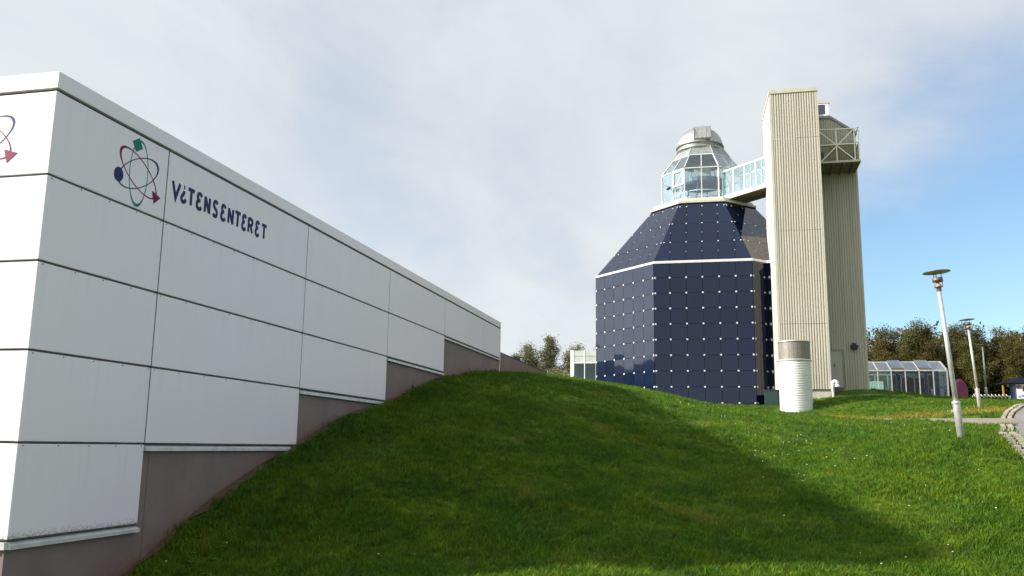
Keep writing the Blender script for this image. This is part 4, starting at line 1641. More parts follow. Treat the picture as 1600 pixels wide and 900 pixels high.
# goose-neck vent
vt = thing('vent_pipe', (5.22, TY0 - .10, 2.6), 'white goose-neck vent pipe at the right foot of the cream tower', 'pipe')
mb = MB()
pts = [(5.22, TY0 - .12, 2.1), (5.22, TY0 - .12, 3.25)] + [(5.22 + .10 - .10 * math.cos(t), TY0 - .12, 3.25 + .11 * math.sin(t)) for t in np.linspace(.3, math.pi, 8)] + [(5.42, TY0 - .12, 3.12)]
mb.tube(pts, [0.075] * 2 + [0.085] * 9, 12)
mb.build('pipe', MAT['trim_white'], vt, True)
mb = MB()
mb.lathe((5.42, TY0 - .12, 3.10), [(.11, 0), (.11, .09), (.08, .10)], 14)
mb.build('cowl', MAT['trim_white'], vt, True)

# dark green box between the octagon and the tower
mb = MB()
mb.box(2.05, 2.74, 46.6, 47.3, 1.4, 2.95)
mb.box(2.02, 2.77, 46.57, 47.33, 2.95, 3.0)
ub = thing('utility_box', (2.4, 47, 1.5), 'dark green metal box beside the white ventilation cylinder', 'box')
mb.build('cabinet', MAT['darkgreen'], ub)
mb = MB()
mb.box(2.12, 2.67, 46.585, 46.60, 1.9, 2.88)
mb.build('cabinet_door', MAT['darkgreen'], ub)

# ------------------------------------------------------------------ white ribbed ventilation cylinder
VCX, VCY, VR = 3.34, 44.0, 0.745
vs = thing('ventilation_cylinder', (VCX, VCY, 1.5), 'fat white ribbed cylinder topped by a brown mesh drum, before the cream tower', 'ventilation shaft')
prof = []
z = 1.1
while z < 4.14:
    prof += [(VR - .026, z), (VR + .006, z + .026), (VR + .006, z + .050), (VR - .026, z + .076)]
    z += 0.078
mb = MB()
mb.lathe((VCX, VCY, 0), prof, 56)
mb.build('ribbed_drum', MAT['whitepaint'], vs, True)
mb = MB()
mb.lathe((VCX, VCY, 0), [(VR - .02, 4.14), (VR + .03, 4.15), (VR + .03, 4.21), (VR - .02, 4.23)], 56)
mb.build('rim', MAT['galv'], vs, True)
for i in range(12):
    a0 = 2 * math.pi * i / 12 + .12
    a1 = a0 + 2 * math.pi / 12 - .012
    mb = MB()
    mb.lathe((VCX, VCY, 0), [(VR - .03, 4.22), (VR - .02, 4.24), (VR - .02, 5.05)], 4, None, a0, a1)
    mb.build('mesh_panel', MAT['meshdrum'], vs)
mb = MB()
mb.lathe((VCX, VCY, 0), [(VR - .05, 5.03), (VR + .01, 5.04), (VR + .01, 5.10), (0.0, 5.14)], 56)
mb.build('lid', MAT['galv'], vs, True)
mb = MB()
mb.lathe((VCX, VCY, 0), [(VR - .06, 4.2), (VR - .06, 5.05)], 40)
mb.build('liner', MAT['backing'], vs)


# ------------------------------------------------------------------ street lamps
def street_lamp(base, top, label):
    b, t = Vector(base), Vector(top)
    ax = (t - b).normalized()
    L = (t - b).length
    o = thing('street_lamp', base, label, 'street lamp', 'park lamps with flat disc tops')

    def at(h):
        return b + ax * h
    mb = MB()
    mb.tube([at(-.4), at(.70), at(.72), at(.74)], [.075, .073, .073, .05], 16)
    mb.build('lower_post', MAT['galv'], o, True)
    mb = MB()
    mb.tube([at(.68), at(L - .36)], [.052, .040], 14)
    mb.build('upper_post', MAT['galv'], o, True)
    mb = MB()
    mb.lathe(at(.69), [(.077, 0), (.086, .015), (.086, .05), (.05, .065)], 16, ax)
    mb.build('collar', MAT['galv'], o, True)
    mb = MB()
    s = ax.cross(Vector((0, 1, 0))).normalized()
    mb.bar(at(.56) + s * .07, at(.56) + s * .115, .03, .05, ax)
    mb.build('fuse_hatch', MAT['galv'], o)
    mb = MB()
    mb.lathe(at(L - .42), [(.05, 0), (.05, .075), (.085, .085), (.085, .105), (.0, .12)], 18, ax)
    mb.build('base_cup', MAT['lampdark'], o, True)
    mb = MB()
    mb.lathe(at(L - .315), [(.06, 0), (.055, .04), (.03, .06), (.03, .12), (.0, .13)], 14, ax)
    mb.build('lamp_bulb', MAT['copper'], o, True)
    mb = MB()
    mb.lathe(at(L - .22), [(.092, 0), (.104, .0), (.104, .085), (.092, .085), (.092, 0)], 24, ax)
    mb.build('ring_reflector', MAT['lampdark'], o, True)
    y = ax.cross(s)
    for k in range(3):
        a = 2 * math.pi * k / 3 + .5
        dr = (s * math.cos(a) + y * math.sin(a)) * .085
        mb = MB()
        mb.tube([at(L - .33) + dr, at(L - .02) + dr], .009, 6)
        mb.build('stay_rod', MAT['lampdark'], o)
    mb = MB()
    mb.lathe(at(L - .025), [(.0, .004), (.10, .0), (.268, .006)], 36, ax)
    mb.build('disc_underside', MAT['lampunder'], o, True)
    mb = MB()
    mb.lathe(at(L - .02), [(.268, .0), (.275, .006), (.27, .016), (.1, .045), (.0, .05)], 36, ax)
    mb.build('disc_top', MAT['lampdark'], o, True)
    return o


street_lamp((4.71, 20, .30), (4.46, 20, 3.77), 'nearest and tallest-looking street lamp, standing alone on the lit grass')
street_lamp((9.69, 38, 1.73), (9.47, 38, 5.21), 'middle street lamp, leaning left, on the grass between path and bicycle rack')
street_lamp((15.99, 61, 3.3), (15.97, 61, 7.05), 'farthest street lamp, upright and thin, in front of the dark wood')

# ------------------------------------------------------------------ glass pavilion behind the mound
pv = thing('glass_pavilion', (14, 75, 4.0), 'low glazed pavilion with grey sloping glass roof behind the grassy mound', 'building')
PY, PE, PRZ, PRY = 75.0, 6.32, 7.17, 77.0
posts = [9.9, 10.92, 11.93, 12.93, 13.95, 14.97, 15.98, 16.97]
for i, x in enumerate(posts):
    mb = MB()
    mb.bar((x, PY, 3.6), (x, PY, PE - .03), .075, .09, (0, 1, 0))
    mb.build('post', MAT['galv'], pv)
    mb = MB()
    mb.bar((x, PY, PE + .04), (x, PRY, PRZ), .07, .08)
    mb.build('rafter', MAT['galv'], pv)
    mb = MB()
    mb.bar((x + .4, PRY + 2.0, 3.6), (x + .4, PRY + 2.0, PE), .07, .09, (0, 1, 0))
    mb.build('post', MAT['galv'], pv)
    if i < len(posts) - 1:
        x1 = posts[i + 1]
        mb = MB()
        mb.box(x + .04, x1 - .04, PY - .006, PY + .006, 3.7, PE - .09)
        mb.build('pane', MAT['greenglass'] if i < 3 else MAT['shadeglass'], pv)
        up = i in (3, 5)
        mb = MB()
        e = .16 if up else 0
        mb.slab([(x + .04, PY + .02, PE + .05 + e), (x1 - .04, PY + .02, PE + .05 + e), (x1 - .04, PRY, PRZ + e), (x + .04, PRY, PRZ + e)], (0, -(PRZ - PE), 2), .03)
        mb.build('roof_pane', MAT['greyroofglass'] if 'greyroofglass' in MAT else MAT['greyglass'], pv)
        if up:
            mb = MB()
            mb.box(x + .04, x1 - .04, PY - .02, PY + .03, PE - .02, PE + .18)
            mb.build('roof_vent', MAT['lampdark'], pv)
for (a, b2) in (((9.9, PY, PE), (17.0, PY, PE)), ((9.9, PRY, PRZ), (17.0, PRY, PRZ)), ((9.9, PRY + 2, PE), (17.0, PRY + 2, PE))):
    mb = MB()
    mb.bar(a, b2, .09, .10)
    mb.build('rail', MAT['galv'], pv)
mb = MB()
mb.slab([(17.0, PY + .05, 3.6), (17.0, PRY + 2, 3.6), (17.0, PRY + 2, PE), (17.0, PRY, PRZ - .05), (17.0, PY + .05, PE)], (1, 0, 0), .012)
mb.build('end_pane', MAT['greyglass'], pv)
mb = MB()
mb.bar((17.02, PY + .10, 3.6), (17.02, PY + .10, PE), .09, .10, (0, 1, 0))
mb.build('post', MAT['galv'], pv)
mb = MB()
mb.bar((16.97, PRY, PRZ), (16.97, PRY + 2, PE), .07, .08)
mb.build('rafter', MAT['galv'], pv)
for x, w in ((13.45, .20), (15.55, .20), (16.35, .24)):
    mb = MB()
    mb.box(x, x + w, PY + 1.0, PY + 1.0 + w, 3.6, PE + .1)
    mb.build('column', MAT['columnblue'], pv)
mb = MB()
mb.box(9.9, 12.9, PRY + 1.6, PRY + 1.7, 3.6, 5.75)
mb.build('inner_screen', MAT['interior'], pv)
mb = MB()
mb.box(14.0, 15.9, PY + 1.5, PY + 1.6, 5.85, 6.25)
mb.build('fascia_board', MAT['interior'], pv)
for x in (16.1, 16.62):
    mb = MB()
    mb.box(x, x + .24, PY + 1.8, PY + 1.83, 4.55, 5.0)
    mb.build('notice', MAT['posterwhite'], pv)
mb = MB()
mb.box(16.0, 16.95, PY + 1.78, PY + 1.84, 5.12, 5.18)
mb.build('notice_rail', MAT['galv'], pv)

# ------------------------------------------------------------------ glazed annexe left of the octagon
an = thing('glass_annexe', (-9, 62, 3.8), 'small pale glazed annexe showing left of the dark blue octagon', 'building')
AY, AZ0, AZ1 = 62.0, 3.2, 6.76
mb = MB()
mb.box(-10.44, -10.18, AY - .02, AY + .24, AZ0, AZ1)
mb.build('corner_post', MAT['trim_white'], an)
for x in (-9.43, -8.62):
    mb = MB()
    mb.box(x - .03, x + .03, AY - .02, AY + .06, AZ0, AZ1)
    mb.build('mullion', MAT['trim_white'], an)
for (a, b2) in ((-10.18, -9.46), (-9.40, -8.65), (-8.59, -7.3)):
    for z0, z1 in ((6.36, 6.74), (5.94, 6.33)):
        mb = MB()
        mb.box(a, b2, AY, AY + .04, z0, z1)
        mb.build('fascia_panel', MAT['interior'], an)
    mb = MB()
    mb.box(a, b2, AY + .01, AY + .022, AZ0, 5.84)
    mb.build('pane', MAT['greenglass'], an)
mb = MB()
mb.box(-10.18, -7.3, AY - .01, AY + .05, 5.84, 5.93)
mb.build('transom', MAT['trim_white'], an)
mb = MB()
mb.box(-10.4, -7.3, AY + .25, AY + 5, 6.60, 6.74)
mb.build('roof', MAT['greyroof'], an)
mb = MB()
mb.box(-10.4, -7.0, AY + 3.4, AY + 3.5, AZ0, 6.6)
mb.build('back_wall', MAT['interior'], an)
mb = MB()
mb.slab([(-9.38, AY + 1.2, 4.1), (-8.72, AY + 1.2, 4.1), (-8.72, AY + 1.2, 4.75), (-9.05, AY + 1.2, 5.08), (-9.38, AY + 1.2, 4.85)], (0, -1, 0), .06)
mb.build('teal_screen', MAT['tealpaint'], an)
mb = MB()
mb.box(-10.43, -10.40, AY + .24, AY + 5, AZ0, 6.74)
mb.build('side_wall', MAT['trim_white'], an)

# ------------------------------------------------------------------ purple sculpture
sp_ = thing('sculpture', (15.8, 66, 3.3), 'purple rounded fin-shaped sculpture right of the glass pavilion', 'sculpture')
outl = [(15.66, 3.1), (16.12, 3.1), (16.14, 4.28), (16.06, 4.52), (15.94, 4.76), (15.80, 4.92), (15.68, 4.97), (15.55, 4.90), (15.47, 4.72), (15.43, 4.45), (15.43, 4.15), (15.49, 3.8), (15.58, 3.4)]
mb = MB()
mb.slab([(x, 65.8, z) for x, z in outl], (0, -1, 0), .40, .06)
mb.build('fin', MAT['purple'], sp_)
mb = MB()
mb.box(15.5, 16.3, 65.6, 66.5, 2.9, 3.35)
mb.build('base', MAT['concrete'], sp_)

# ------------------------------------------------------------------ bicycle rack
br_ = thing('bicycle_rack', (18.8, 70, 3.6), 'grey bicycle rack with a row of chevron hoops before the dark wood', 'bicycle rack')
for k in range(10):
    x = 17.55 + k * .235
    mb = MB()
    mb.tube([(x - .05, 70, 4.17), (x + .17, 70, 3.92), (x - .05, 70, 3.64)], [.032, .036, .032], 8)
    mb.build('hoop', MAT['galv'], br_, True)
for z, y in ((3.70, 70.05), (4.05, 70.08)):
    mb = MB()
    mb.tube([(17.4, y, z), (19.95, y, z)], .018, 8)
    mb.build('rail', MAT['galv'], br_)
mb = MB()
for x in (17.45, 18.7, 19.9):
    mb.tube([(x, 70.06, 3.2), (x, 70.06, 4.08)], .022, 8)
mb.build('feet', MAT['galv'], br_)

# ------------------------------------------------------------------ bus shelter
SY, SX = 92.0, 26.05
sh = thing('bus_shelter', (SX + 2, SY + 1, 4.8), 'dark blue bus shelter with a portrait poster at the right edge', 'bus shelter')
mb = MB()
mb.slab([(SX - .55, SY - .35, 6.62), (SX + 5, SY - .35, 6.80), (SX + 5, SY + 2, 6.80), (SX - .55, SY + 2, 6.62)], (-.03, 0, 1), .12)
mb.slab([(SX - .2, SY - .5, 6.50), (SX + 5, SY - .5, 6.62), (SX + 5, SY - .5, 7.05), (SX + .9, SY - .5, 6.98), (SX - .1, SY - .5, 6.78)], (0, -1, 0), .10)
mb.build('roof', MAT['shelterblue'], sh)
for x, m_ in ((SX - .30, 'yellow'), (SX + .12, 'shelterblue'), (SX + .32, 'postblue'), (SX + 3.9, 'postblue')):
    mb = MB()
    w = .10 if m_ == 'yellow' else .2
    mb.box(x, x + w, SY - .10 + (.8 if m_ == 'yellow' else 0), SY + .1 + (.8 if m_ == 'yellow' else 0), 4.4 if m_ != 'yellow' else 5.35, 6.52 if m_ != 'yellow' else 6.40)
    mb.build('post', MAT[m_], sh)
mb = MB()
mb.box(SX + .62, SX + 3.4, SY - .05, SY + .02, 4.82, 6.42)
mb.box(SX + .62, SX + 3.4, SY - .08, SY + .04, 4.76, 4.84)
po = mb.build('poster', MAT['posterwhite'], sh)


def on_poster(u, v, t):
    return (SX + .62 + u, SY - .05 - t, 4.84 + v)


def blob(c, r, n=20, ph=0):
    return [(c[0] + r[0] * math.cos(2 * math.pi * i / n + ph), c[1] + r[1] * math.sin(2 * math.pi * i / n + ph)) for i in range(n)]


for nm, pts, m_, lay in (('printed_shape', blob((.25, 1.32), (.25, .22)), 'posterred', 1), ('printed_shape', [(.12, .9), (.35, 1.3), (.5, .9), (.5, .4), (.1, .4)], 'posterwhite', 2),
                         ('printed_shape', blob((.25, .42), (.12, .10)), 'posterblue', 3), ('printed_shape', blob((.52, .50), (.14, .10)), 'posterblue', 3),
                         ('printed_hair', blob((1.0, 1.10), (.46, .44)), 'hair', 3), ('printed_face', blob((1.06, .84), (.36, .52)), 'skin', 4),
                         ('printed_shape', [(.6, .05), (1.6, .05), (1.45, .34), (.8, .34)], 'posterwhite', 4.5),
                         ('printed_eye', blob((.93, .98), (.07, .03)), 'hair', 5), ('printed_eye', blob((1.2, .96), (.07, .03)), 'hair', 5), ('printed_mouth', blob((1.06, .62), (.11, .035)), 'posterred', 5)):
    mb = MB()
    flat(mb, pts, on_poster, .001 * lay, .001 * lay + .003)
    mb.build(nm, MAT[m_], po)


# ------------------------------------------------------------------ trees
def tree_meshes(seed, H, width, leaves, leafsize, sparse_top, matleaf, multi=1):
    r = random.Random(seed)
    tk, cr = MB(), MB()
    tips = []
    for s in range(multi):
        a = r.uniform(0, 6.28)
        lean = Vector((math.cos(a), math.sin(a), 0)) * (0.10 * H * (multi > 1) + .03 * H)
        p0 = Vector((math.cos(a), math.sin(a), 0)) * (.12 * (multi > 1))
        pts = [p0 + lean * (t ** 1.3) + Vector((0.02 * H * math.sin(3 * t + a), 0.02 * H * math.cos(4 * t + a), H * t * (0.97 - .07 * s))) for t in (0, .2, .4, .6, .8, 1)]
        rad = [H * .012 * (1 - .9 * t) + .008 for t in (0, .2, .4, .6, .8, 1)]
        rad[0] *= 1.3
        tk.tube(pts, rad, 6, False)
        nb = 15
        for b in range(nb):
            t = .22 + .76 * (b + r.random()) / nb
            i = min(4, int(t * 5))
            o = pts[i] + (pts[i + 1] - pts[i]) * (t * 5 - i)
            a2 = r.uniform(0, 6.28)
            L = width * (1.0 - 0.72 * max(0, (t - .35) / .65)) * r.uniform(.55, 1.1) * (.8 if t < .35 else 1)
            up = r.uniform(.45, 1.0)
            e = o + Vector((math.cos(a2) * L, math.sin(a2) * L, L * up))
            mid = (o + e) / 2 + Vector((0, 0, -.08 * L))
            tk.tube([o, mid, e], [max(.012, H * .0045 * (1 - t * .6)), .012, .006], 4, False)
            for q in range(8):
                f = r.uniform(.3, 1)
                so_ = o + (e - o) * f
                a3 = r.uniform(0, 6.28)
                l3 = L * r.uniform(.25, .5)
                te = so_ + Vector((math.cos(a3) * l3, math.sin(a3) * l3, l3 * r.uniform(.3, 1.1)))
                tk.tube([so_, te], [.009, .004], 3, False)
                tips.append((so_, te, t))
            tips.append((mid, e, t))
        tips.append((pts[4], pts[5], 1.0))
    V, Fc = [], []
    wts = [(1.0 - sparse_top * max(0, (t - .55) / .45)) for _, _, t in tips]
    for _ in range(leaves):
        (a, b, t) = r.choices(tips, wts)[0]
        f = r.uniform(0, 1.1)
        sp = width * .19
        c = a + (b - a) * f + Vector((r.gauss(0, sp), r.gauss(0, sp), r.gauss(0, sp * .8)))
        s = leafsize * r.uniform(.6, 1.3)
        n = Vector((r.gauss(0, 1), r.gauss(0, 1), r.gauss(0, 1) + .4)).normalized()
        x = n.orthogonal().normalized() * s
        y = n.cross(x).normalized() * s * .6
        k = len(V)
        V += [c - x, c + y, c + x, c - y]
        Fc.append((k, k + 1, k + 2, k + 3))
    cr.add(V, Fc)
    tm, cm = bpy.data.meshes.new('trunk'), bpy.data.meshes.new('crown')
    tm.from_pydata([tuple(v) for v in tk.v], [], tk.f)
    cm.from_pydata([tuple(v) for v in cr.v], [], cr.f)
    return tm, cm


kinds = []
for i, (seed, H, wd, lv, ls, spt, m_, mu, bk) in enumerate([
        (3, 9.0, 1.9, 14000, .085, .80, 'leaf_olive', 2, 'twig'), (8, 9.0, 1.8, 13000, .085, .86, 'leaf_brown', 1, 'twig'), (21, 9.0, 2.1, 15000, .088, .72, 'leaf_olive', 2, 'bark'),
        (34, 9.0, 1.6, 12000, .082, .84, 'leaf_brown', 2, 'twig'),
        (55, 7.0, 1.9, 9000, .085, .5, 'leaf_green', 2, 'twig'), (77, 7.0, 1.6, 8000, .082, .5, 'leaf_green', 1, 'twig')]):
    tm, cm = tree_meshes(seed, H, wd, lv, ls, spt, m_, mu)
    tm.materials.append(MAT[bk])
    cm.materials.append(MAT[m_])
    kinds.append((tm, cm, H))


def tree(kind, x, y, H, rz, label, group):
    tm, cm, H0 = kinds[kind]
    o = thing('birch_tree', (x, y, h1(x, y) - .1), label, 'tree', group)
    s = H / H0
    for nm, me in (('trunk', tm), ('crown', cm)):
        c = bpy.data.objects.new(nm, me)
        c.parent = o
        c.rotation_euler = (0, 0, rz)
        c.scale = (s * 1.02, s * 1.02, s)
        col.objects.link(c)
    return o


GR = 'budding trees of the wood behind the pavilion'
RT = [  # x, y, height, kind, label
    (16.2, 98, 7.07, 1, 'brown budding tree close against the right edge of the cream tower'),
    (17.9, 100, 8.56, 0, 'olive tree behind the left end of the glass pavilion roof'),
    (19.6, 99, 8.93, 2, 'tallest olive tree with bare tip above the pavilion middle'),
    (21.6, 101, 8.37, 3, 'brown tree with a twiggy top above the pavilion right half'),
    (23.3, 98, 8.28, 1, 'brown thin-topped tree left of the nearest lamp post head'),
    (25.0, 100, 8.74, 0, 'olive budding tree right behind the nearest lamp post'),
    (26.8, 99, 8.37, 3, 'brown tree between the nearest and the middle lamp posts'),
    (28.5, 101, 8.00, 2, 'olive tree directly behind the middle lamp head'),
    (30.0, 98, 7.44, 1, 'brown tree behind the farthest lamp post'),
    (32.0, 100, 8.09, 3, 'brown bare-topped tree just right of the farthest lamp'),
    (33.6, 98, 8.28, 2, 'green-olive full tree left of the bus shelter'),
    (35.3, 100, 8.00, 0, 'olive tree rising above the bus shelter roof'),
    (37.0, 99, 7.81, 1, 'brown tree at the right edge of the photo above the bus shelter'),
    (17.0, 96, 6.2, 3, 'small brown tree behind the pavilion roof end nearest the tower'),
    (20.6, 96, 6.6, 1, 'shorter brown tree in front of the tallest olive tree'),
    (24.2, 96, 6.8, 2, 'shorter olive tree behind the right end of the pavilion'),
    (27.7, 95, 6.4, 0, 'short olive tree above the purple sculpture and bicycle rack'),
    (31.0, 96, 6.9, 2, 'short full olive tree right of the farthest lamp post'),
]
for i, (x, y, H, k, lb) in enumerate(RT):
    tree(k, x, y, H * .94, i * 1.7, lb, GR)
GL_ = 'loose green trees between the hall and the octagon'
for i, (x, y, H, k, lb) in enumerate([
        (-19.6, 84, 4.3, 5, 'lowest bushy tree, just right of the hall above its brown parapet'),
        (-17.8, 85, 5.4, 4, 'rounded loose-leaved tree second from the hall, above the parapet'),
        (-16.0, 84, 6.0, 5, 'tallest narrow tree between the hall and the octagon'),
        (-13.9, 85, 5.3, 4, 'dense tree immediately left of the glazed annexe'),
        (-10.9, 83, 5.3, 5, 'tree whose top shows above the glazed annexe roof')]):
    tree(k, x, y, H, i * 2.3 + .4, lb, GL_)


def thicket(name, x0, x1, y0, y1, zmax, count, size, matl, seed, trunks=0):
    r = random.Random(seed)
    mb = MB()
    V, Fc = [], []
    clumps = [(r.uniform(x0, x1), r.uniform(y0, y1), r.uniform(.5, 1.0)) for _ in range(max(6, count // 300))]
    for _ in range(count):
        cx_, cy_, hh = r.choice(clumps)
        x, y = cx_ + r.gauss(0, .8), cy_ + r.gauss(0, .8)
        z = h1(x, y) + zmax * hh * (r.random() ** .8)
        s = size * r.uniform(.5, 1.3)
        n = Vector((r.gauss(0, 1), r.gauss(0, 1), r.gauss(0, 1))).normalized()
        a = n.orthogonal().normalized() * s
        b = n.cross(a).normalized() * s * .7
        c = Vector((x, y, z))
        k = len(V)
        V += [c - a, c + b, c + a, c - b]
        Fc.append((k, k + 1, k + 2, k + 3))
    mb.add(V, Fc)
    o = mb.build(name, MAT[matl], None)
    o['kind'] = 'stuff'
    o['label'] = 'dense brown-olive woodland and undergrowth seen as one mass behind the nearer trees'
    return o


thicket('woodland', 13, 46, 103, 114, 8.8, 70000, .17, 'leaf_brown', 5)
thicket('undergrowth', 14, 42, 98, 103, 4.6, 24000, .17, 'leaf_olive', 6)
thicket('undergrowth', -27, -9, 80, 86, 3.0, 15000, .10, 'leaf_green', 9)['label'] = 'low green shrubs below the trees between the hall and the octagon'

# wooded hills across the sound to the left and behind, seen mirrored in the octagon
mb = MB()
V, Fc = [], []
nseg = 90
for i in range(nseg + 1):
    az = math.radians(-58 - 92 * i / nseg)
    dx, dy = math.sin(az), math.cos(az)
    hgt = 235 + 45 * math.sin(i * .16) + 26 * math.sin(i * .41 + 1) + 12 * math.sin(i * 1.3) + rng.uniform(-4, 4)
    hgt *= min(1.0, (i + 1) / 12, (nseg + 1 - i) / 12)
    for rr, hf in ((1300, -.05), (1450, .35), (1600, .75), (1800, 1.0), (2300, .5)):
        V.append((dx * rr, dy * rr, -4 + hgt * hf))
for i in range(nseg):
    for j in range(4):
        a = i * 5 + j
        Fc.append((a, a + 5, a + 6, a + 1))
mb.add(V, Fc)
mb.build('hills', MAT['hill'], None, True)['kind'] = 'structure'

# ------------------------------------------------------------------ grass
tufts = bpy.data.collections.new('grass_tufts')
for k in range(5):
    r = random.Random(100 + k)
    V, Fc = [], []
    for b in range(13):
        a = r.uniform(0, 6.28)
        rad = abs(r.gauss(0, .045))
        bx, by = rad * math.cos(a), rad * math.sin(a)
        hh = r.uniform(.035, .085)
        w = r.uniform(.0035, .006)
        la = a + r.gauss(0, 1.0)
        ln = hh * r.uniform(.2, .9)
        fa = r.uniform(0, 6.28)
        wx, wy = math.cos(fa) * w, math.sin(fa) * w
        m1 = (bx + math.cos(la) * ln * .3, by + math.sin(la) * ln * .3, hh * .6)
        tp = (bx + math.cos(la) * ln, by + math.sin(la) * ln, hh)
        q = len(V)
        V += [(bx - wx, by - wy, -.02), (bx + wx, by + wy, -.02), (m1[0] + wx * .8, m1[1] + wy * .8, m1[2]), (m1[0] - wx * .8, m1[1] - wy * .8, m1[2]), tp]
        Fc += [(q, q + 1, q + 2, q + 3), (q + 3, q + 2, q + 4)]
    me = bpy.data.meshes.new('grass_tuft')
    me.from_pydata(V, [], Fc)
    me.materials.append(MAT['blade'])
    o = bpy.data.objects.new('grass_tuft', me)
    tufts.objects.link(o)


def instancer(name, pts, scales, collection):
    me = bpy.data.meshes.new(name)
    me.from_pydata(pts.tolist(), [], [])
    at = me.attributes.new('size', 'FLOAT', 'POINT')
    at.data.foreach_set('value', scales.astype(np.float32))
    o = bpy.data.objects.new(name, me)
    col.objects.link(o)
    ng = bpy.data.node_groups.new(name + '_scatter', 'GeometryNodeTree')
    ng.interface.new_socket('Geometry', in_out='INPUT', socket_type='NodeSocketGeometry')
    ng.interface.new_socket('Geometry', in_out='OUTPUT', socket_type='NodeSocketGeometry')
    gi, go = ng.nodes.new('NodeGroupInput'), ng.nodes.new('NodeGroupOutput')
    mp = ng.nodes.new('GeometryNodeMeshToPoints')
    ip = ng.nodes.new('GeometryNodeInstanceOnPoints')
    ci = ng.nodes.new('GeometryNodeCollectionInfo')
    ci.inputs['Collection'].default_value = collection
    ci.inputs['Separate Children'].default_value = True
    ci.inputs['Reset Children'].default_value = True
    na = ng.nodes.new('GeometryNodeInputNamedAttribute')
    na.data_type = 'FLOAT'
    na.inputs['Name'].default_value = 'size'
    rv = ng.nodes.new('FunctionNodeRandomValue')
    rv.data_type = 'FLOAT_VECTOR'
    rv.inputs[0].default_value = (-.15, -.15, 0)
    rv.inputs[1].default_value = (.15, .15, 6.283)
    L = ng.links.new
    L(gi.outputs[0], mp.inputs[0])
    L(mp.outputs[0], ip.inputs['Points'])
    L(ci.outputs[0], ip.inputs['Instance'])
    ip.inputs['Pick Instance'].default_value = True
    L(rv.outputs[0], ip.inputs['Rotation'])
    L(na.outputs[0], ip.inputs['Scale'])
    L(ip.outputs[0], go.inputs[0])
    md = o.modifiers.new('scatter', 'NODES')
    md.node_group = ng
    o['kind'] = 'stuff'
    return o


def free_of_things(X, Y):
    ok = ~((X < WX + .14) & (Y > 7.5) & (Y < 46))
    ok &= ~inside(ROAD_POLY, X, Y) & ~inside(PATH_POLY, X, Y)
    ok &= ~((np.hypot(X - VCX, Y - VCY) < VR + .03))
    ok &= ~((X > 2.6) & (X < 7.6) & (Y > 46) & (Y < 54))
    ok &= ~(np.hypot(X - CX, Y - CY) < 6.7)
    # setts: keep only the thin seams
    bandm = inside(BAND_NEAR, X, Y) | inside(BAND_FAR, X, Y)
    ok &= ~bandm | (nrng.random(X.shape) < .10)
    return ok


def lawn_points(n, r0, r1, power):
    u = nrng.random(n)
    k = 2 - power
    r = (r0 ** k + u * (r1 ** k - r0 ** k)) ** (1 / k)
    az = np.radians(nrng.uniform(-58, 30, n))
    X, Y = r * np.sin(az), r * np.cos(az)
    ok = free_of_things(X, Y)
    X, Y, r = X[ok], Y[ok], r[ok]
    return X, Y, r


X1, Y1, r1_ = lawn_points(120000, 7.0, 24, 1.3)
X2, Y2, r2_ = lawn_points(90000, 24, 62, 1.3)
X = np.r_[X1, X2]
Y = np.r_[Y1, Y2]
rr = np.r_[r1_, r2_]
# patches of longer and shorter turf
pat = 0.5 + .25 * np.sin(X * 2.1 + 1.3 * np.sin(Y * 1.1)) + .25 * np.sin(Y * 2.7 + 1.1 * np.sin(X * 1.7 + 1))
size = (0.65 + 0.55 * pat) * nrng.uniform(.55, 1.5, len(X)) * np.interp(rr, [7, 24, 60], [1.0, 1.15, 1.5])
nearwall = np.clip(1 - (X - WX) / 1.4, 0, 1) * (Y < 30)
size *= 1 + .7 * nearwall * nrng.random(len(X))
Z = height(X, Y) + 0.035 * np.sin(X * 1.3 + 1.7 * np.sin(Y * 0.6)) * np.sin(Y * 1.1 + X * 0.4) * ((X > -7) & (np.abs(X) < 30))
g = instancer('grass', np.stack([X, Y, Z], -1), size, tufts)
g['label'] = 'short uneven lawn grass covering the slope'

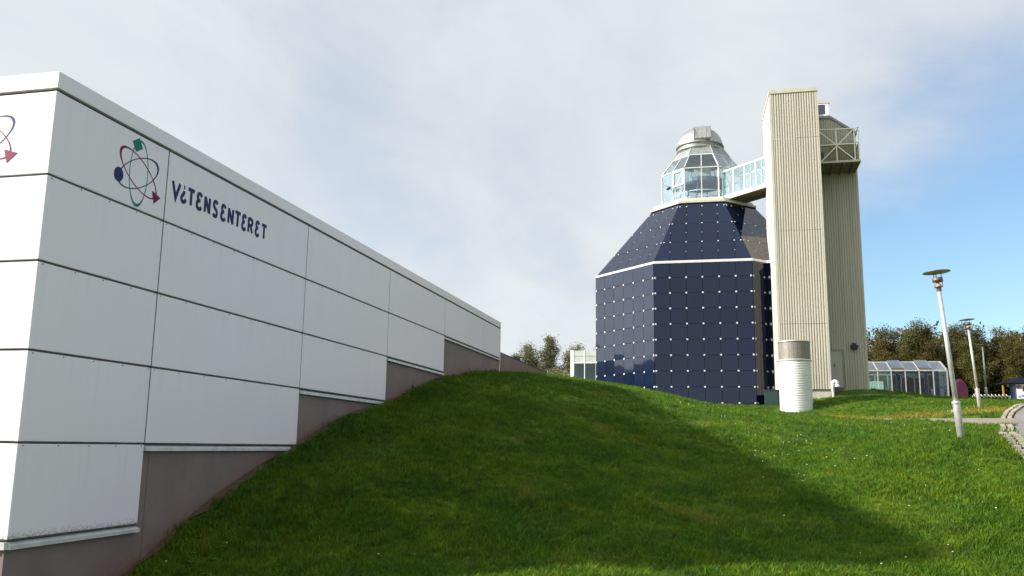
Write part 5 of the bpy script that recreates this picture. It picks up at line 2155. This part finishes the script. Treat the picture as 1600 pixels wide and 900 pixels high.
# daisies: small white flowers in drifts
flowers = bpy.data.collections.new('flower_heads')
V, Fc = [], []
for k in range(7):
    a = 2 * math.pi * k / 7
    V.append((.013 * math.cos(a), .013 * math.sin(a), .045 + .003 * (k % 2)))
V.append((0, 0, .054))
Fc = [(k, (k + 1) % 7, 7) for k in range(7)]
q = len(V)
V += [(-.0015, 0, 0), (.0015, 0, 0), (.0015, 0, .045), (-.0015, 0, .045)]
Fc.append((q, q + 1, q + 2, q + 3))
me = bpy.data.meshes.new('daisy_head')
me.from_pydata(V, [], Fc)
me.materials.append(MAT['daisy'])
flowers.objects.link(bpy.data.objects.new('daisy_head', me))
pts = []
for cx_, cy_, sx, sy, n in ((1.5, 22.2, .5, .9, 40), (1.2, 24.5, .5, 1.0, 40), (.3, 27, .8, 1.2, 30), (2.4, 20, .5, .9, 18), (3.0, 13.9, 1.0, 1.2, 40), (3.2, 11.8, .8, .8, 14), (2.6, 17, 1.0, 1.5, 16),
                            (-6.2, 12, .6, 2, 10), (-2, 13, 2, 2, 8), (0.2, 12.5, 1.0, .7, 8), (-4.5, 30, 1.5, 2, 20), (5, 30, 2, 3, 40), (8.8, 37.6, .6, .4, 40), (-1.5, 31, 2, 2, 30)):
    for _ in range(int(n * .6)):
        pts.append((rng.gauss(cx_, sx), rng.gauss(cy_, sy)))
pts = np.array(pts)
ok = free_of_things(pts[:, 0], pts[:, 1])
pts = pts[ok]
Z = height(pts[:, 0], pts[:, 1])
d = instancer('daisies', np.c_[pts, Z], nrng.uniform(.6, 1.1, len(pts)) * np.interp(pts[:, 1], [8, 40], [1.0, 1.6]), flowers)
d['label'] = 'small white flowers scattered in drifts over the lawn'

# broad-leaved weeds near the wall and in the turf
weeds = bpy.data.collections.new('weed_rosettes')
for k in range(2):
    r = random.Random(300 + k)
    V, Fc = [], []
    for b in range(9):
        a = 2 * math.pi * b / 9 + r.uniform(-.3, .3)
        L = r.uniform(.05, .10)
        w = r.uniform(.012, .022)
        c, s = math.cos(a), math.sin(a)
        q = len(V)
        V += [(0, 0, .01), (c * L * .5 - s * w, s * L * .5 + c * w, .05), (c * L, s * L, .045), (c * L * .5 + s * w, s * L * .5 - c * w, .05)]
        Fc.append((q, q + 1, q + 2, q + 3))
    me = bpy.data.meshes.new('weed_rosette')
    me.from_pydata(V, [], Fc)
    me.materials.append(MAT['weed'])
    weeds.objects.link(bpy.data.objects.new('weed_rosette', me))
Xw, Yw, rw = lawn_points(260, 7.5, 26, 1.2)
Xe = WX + .2 + np.abs(nrng.normal(0, .6, 130))
Ye = nrng.uniform(9, 24, 130)
Xw, Yw = np.r_[Xw, Xe], np.r_[Yw, Ye]
w = instancer('weeds', np.stack([Xw, Yw, height(Xw, Yw) + .01], -1), nrng.uniform(.45, .85, len(Xw)), weeds)
w['label'] = 'broad-leaved weeds dotted through the turf'
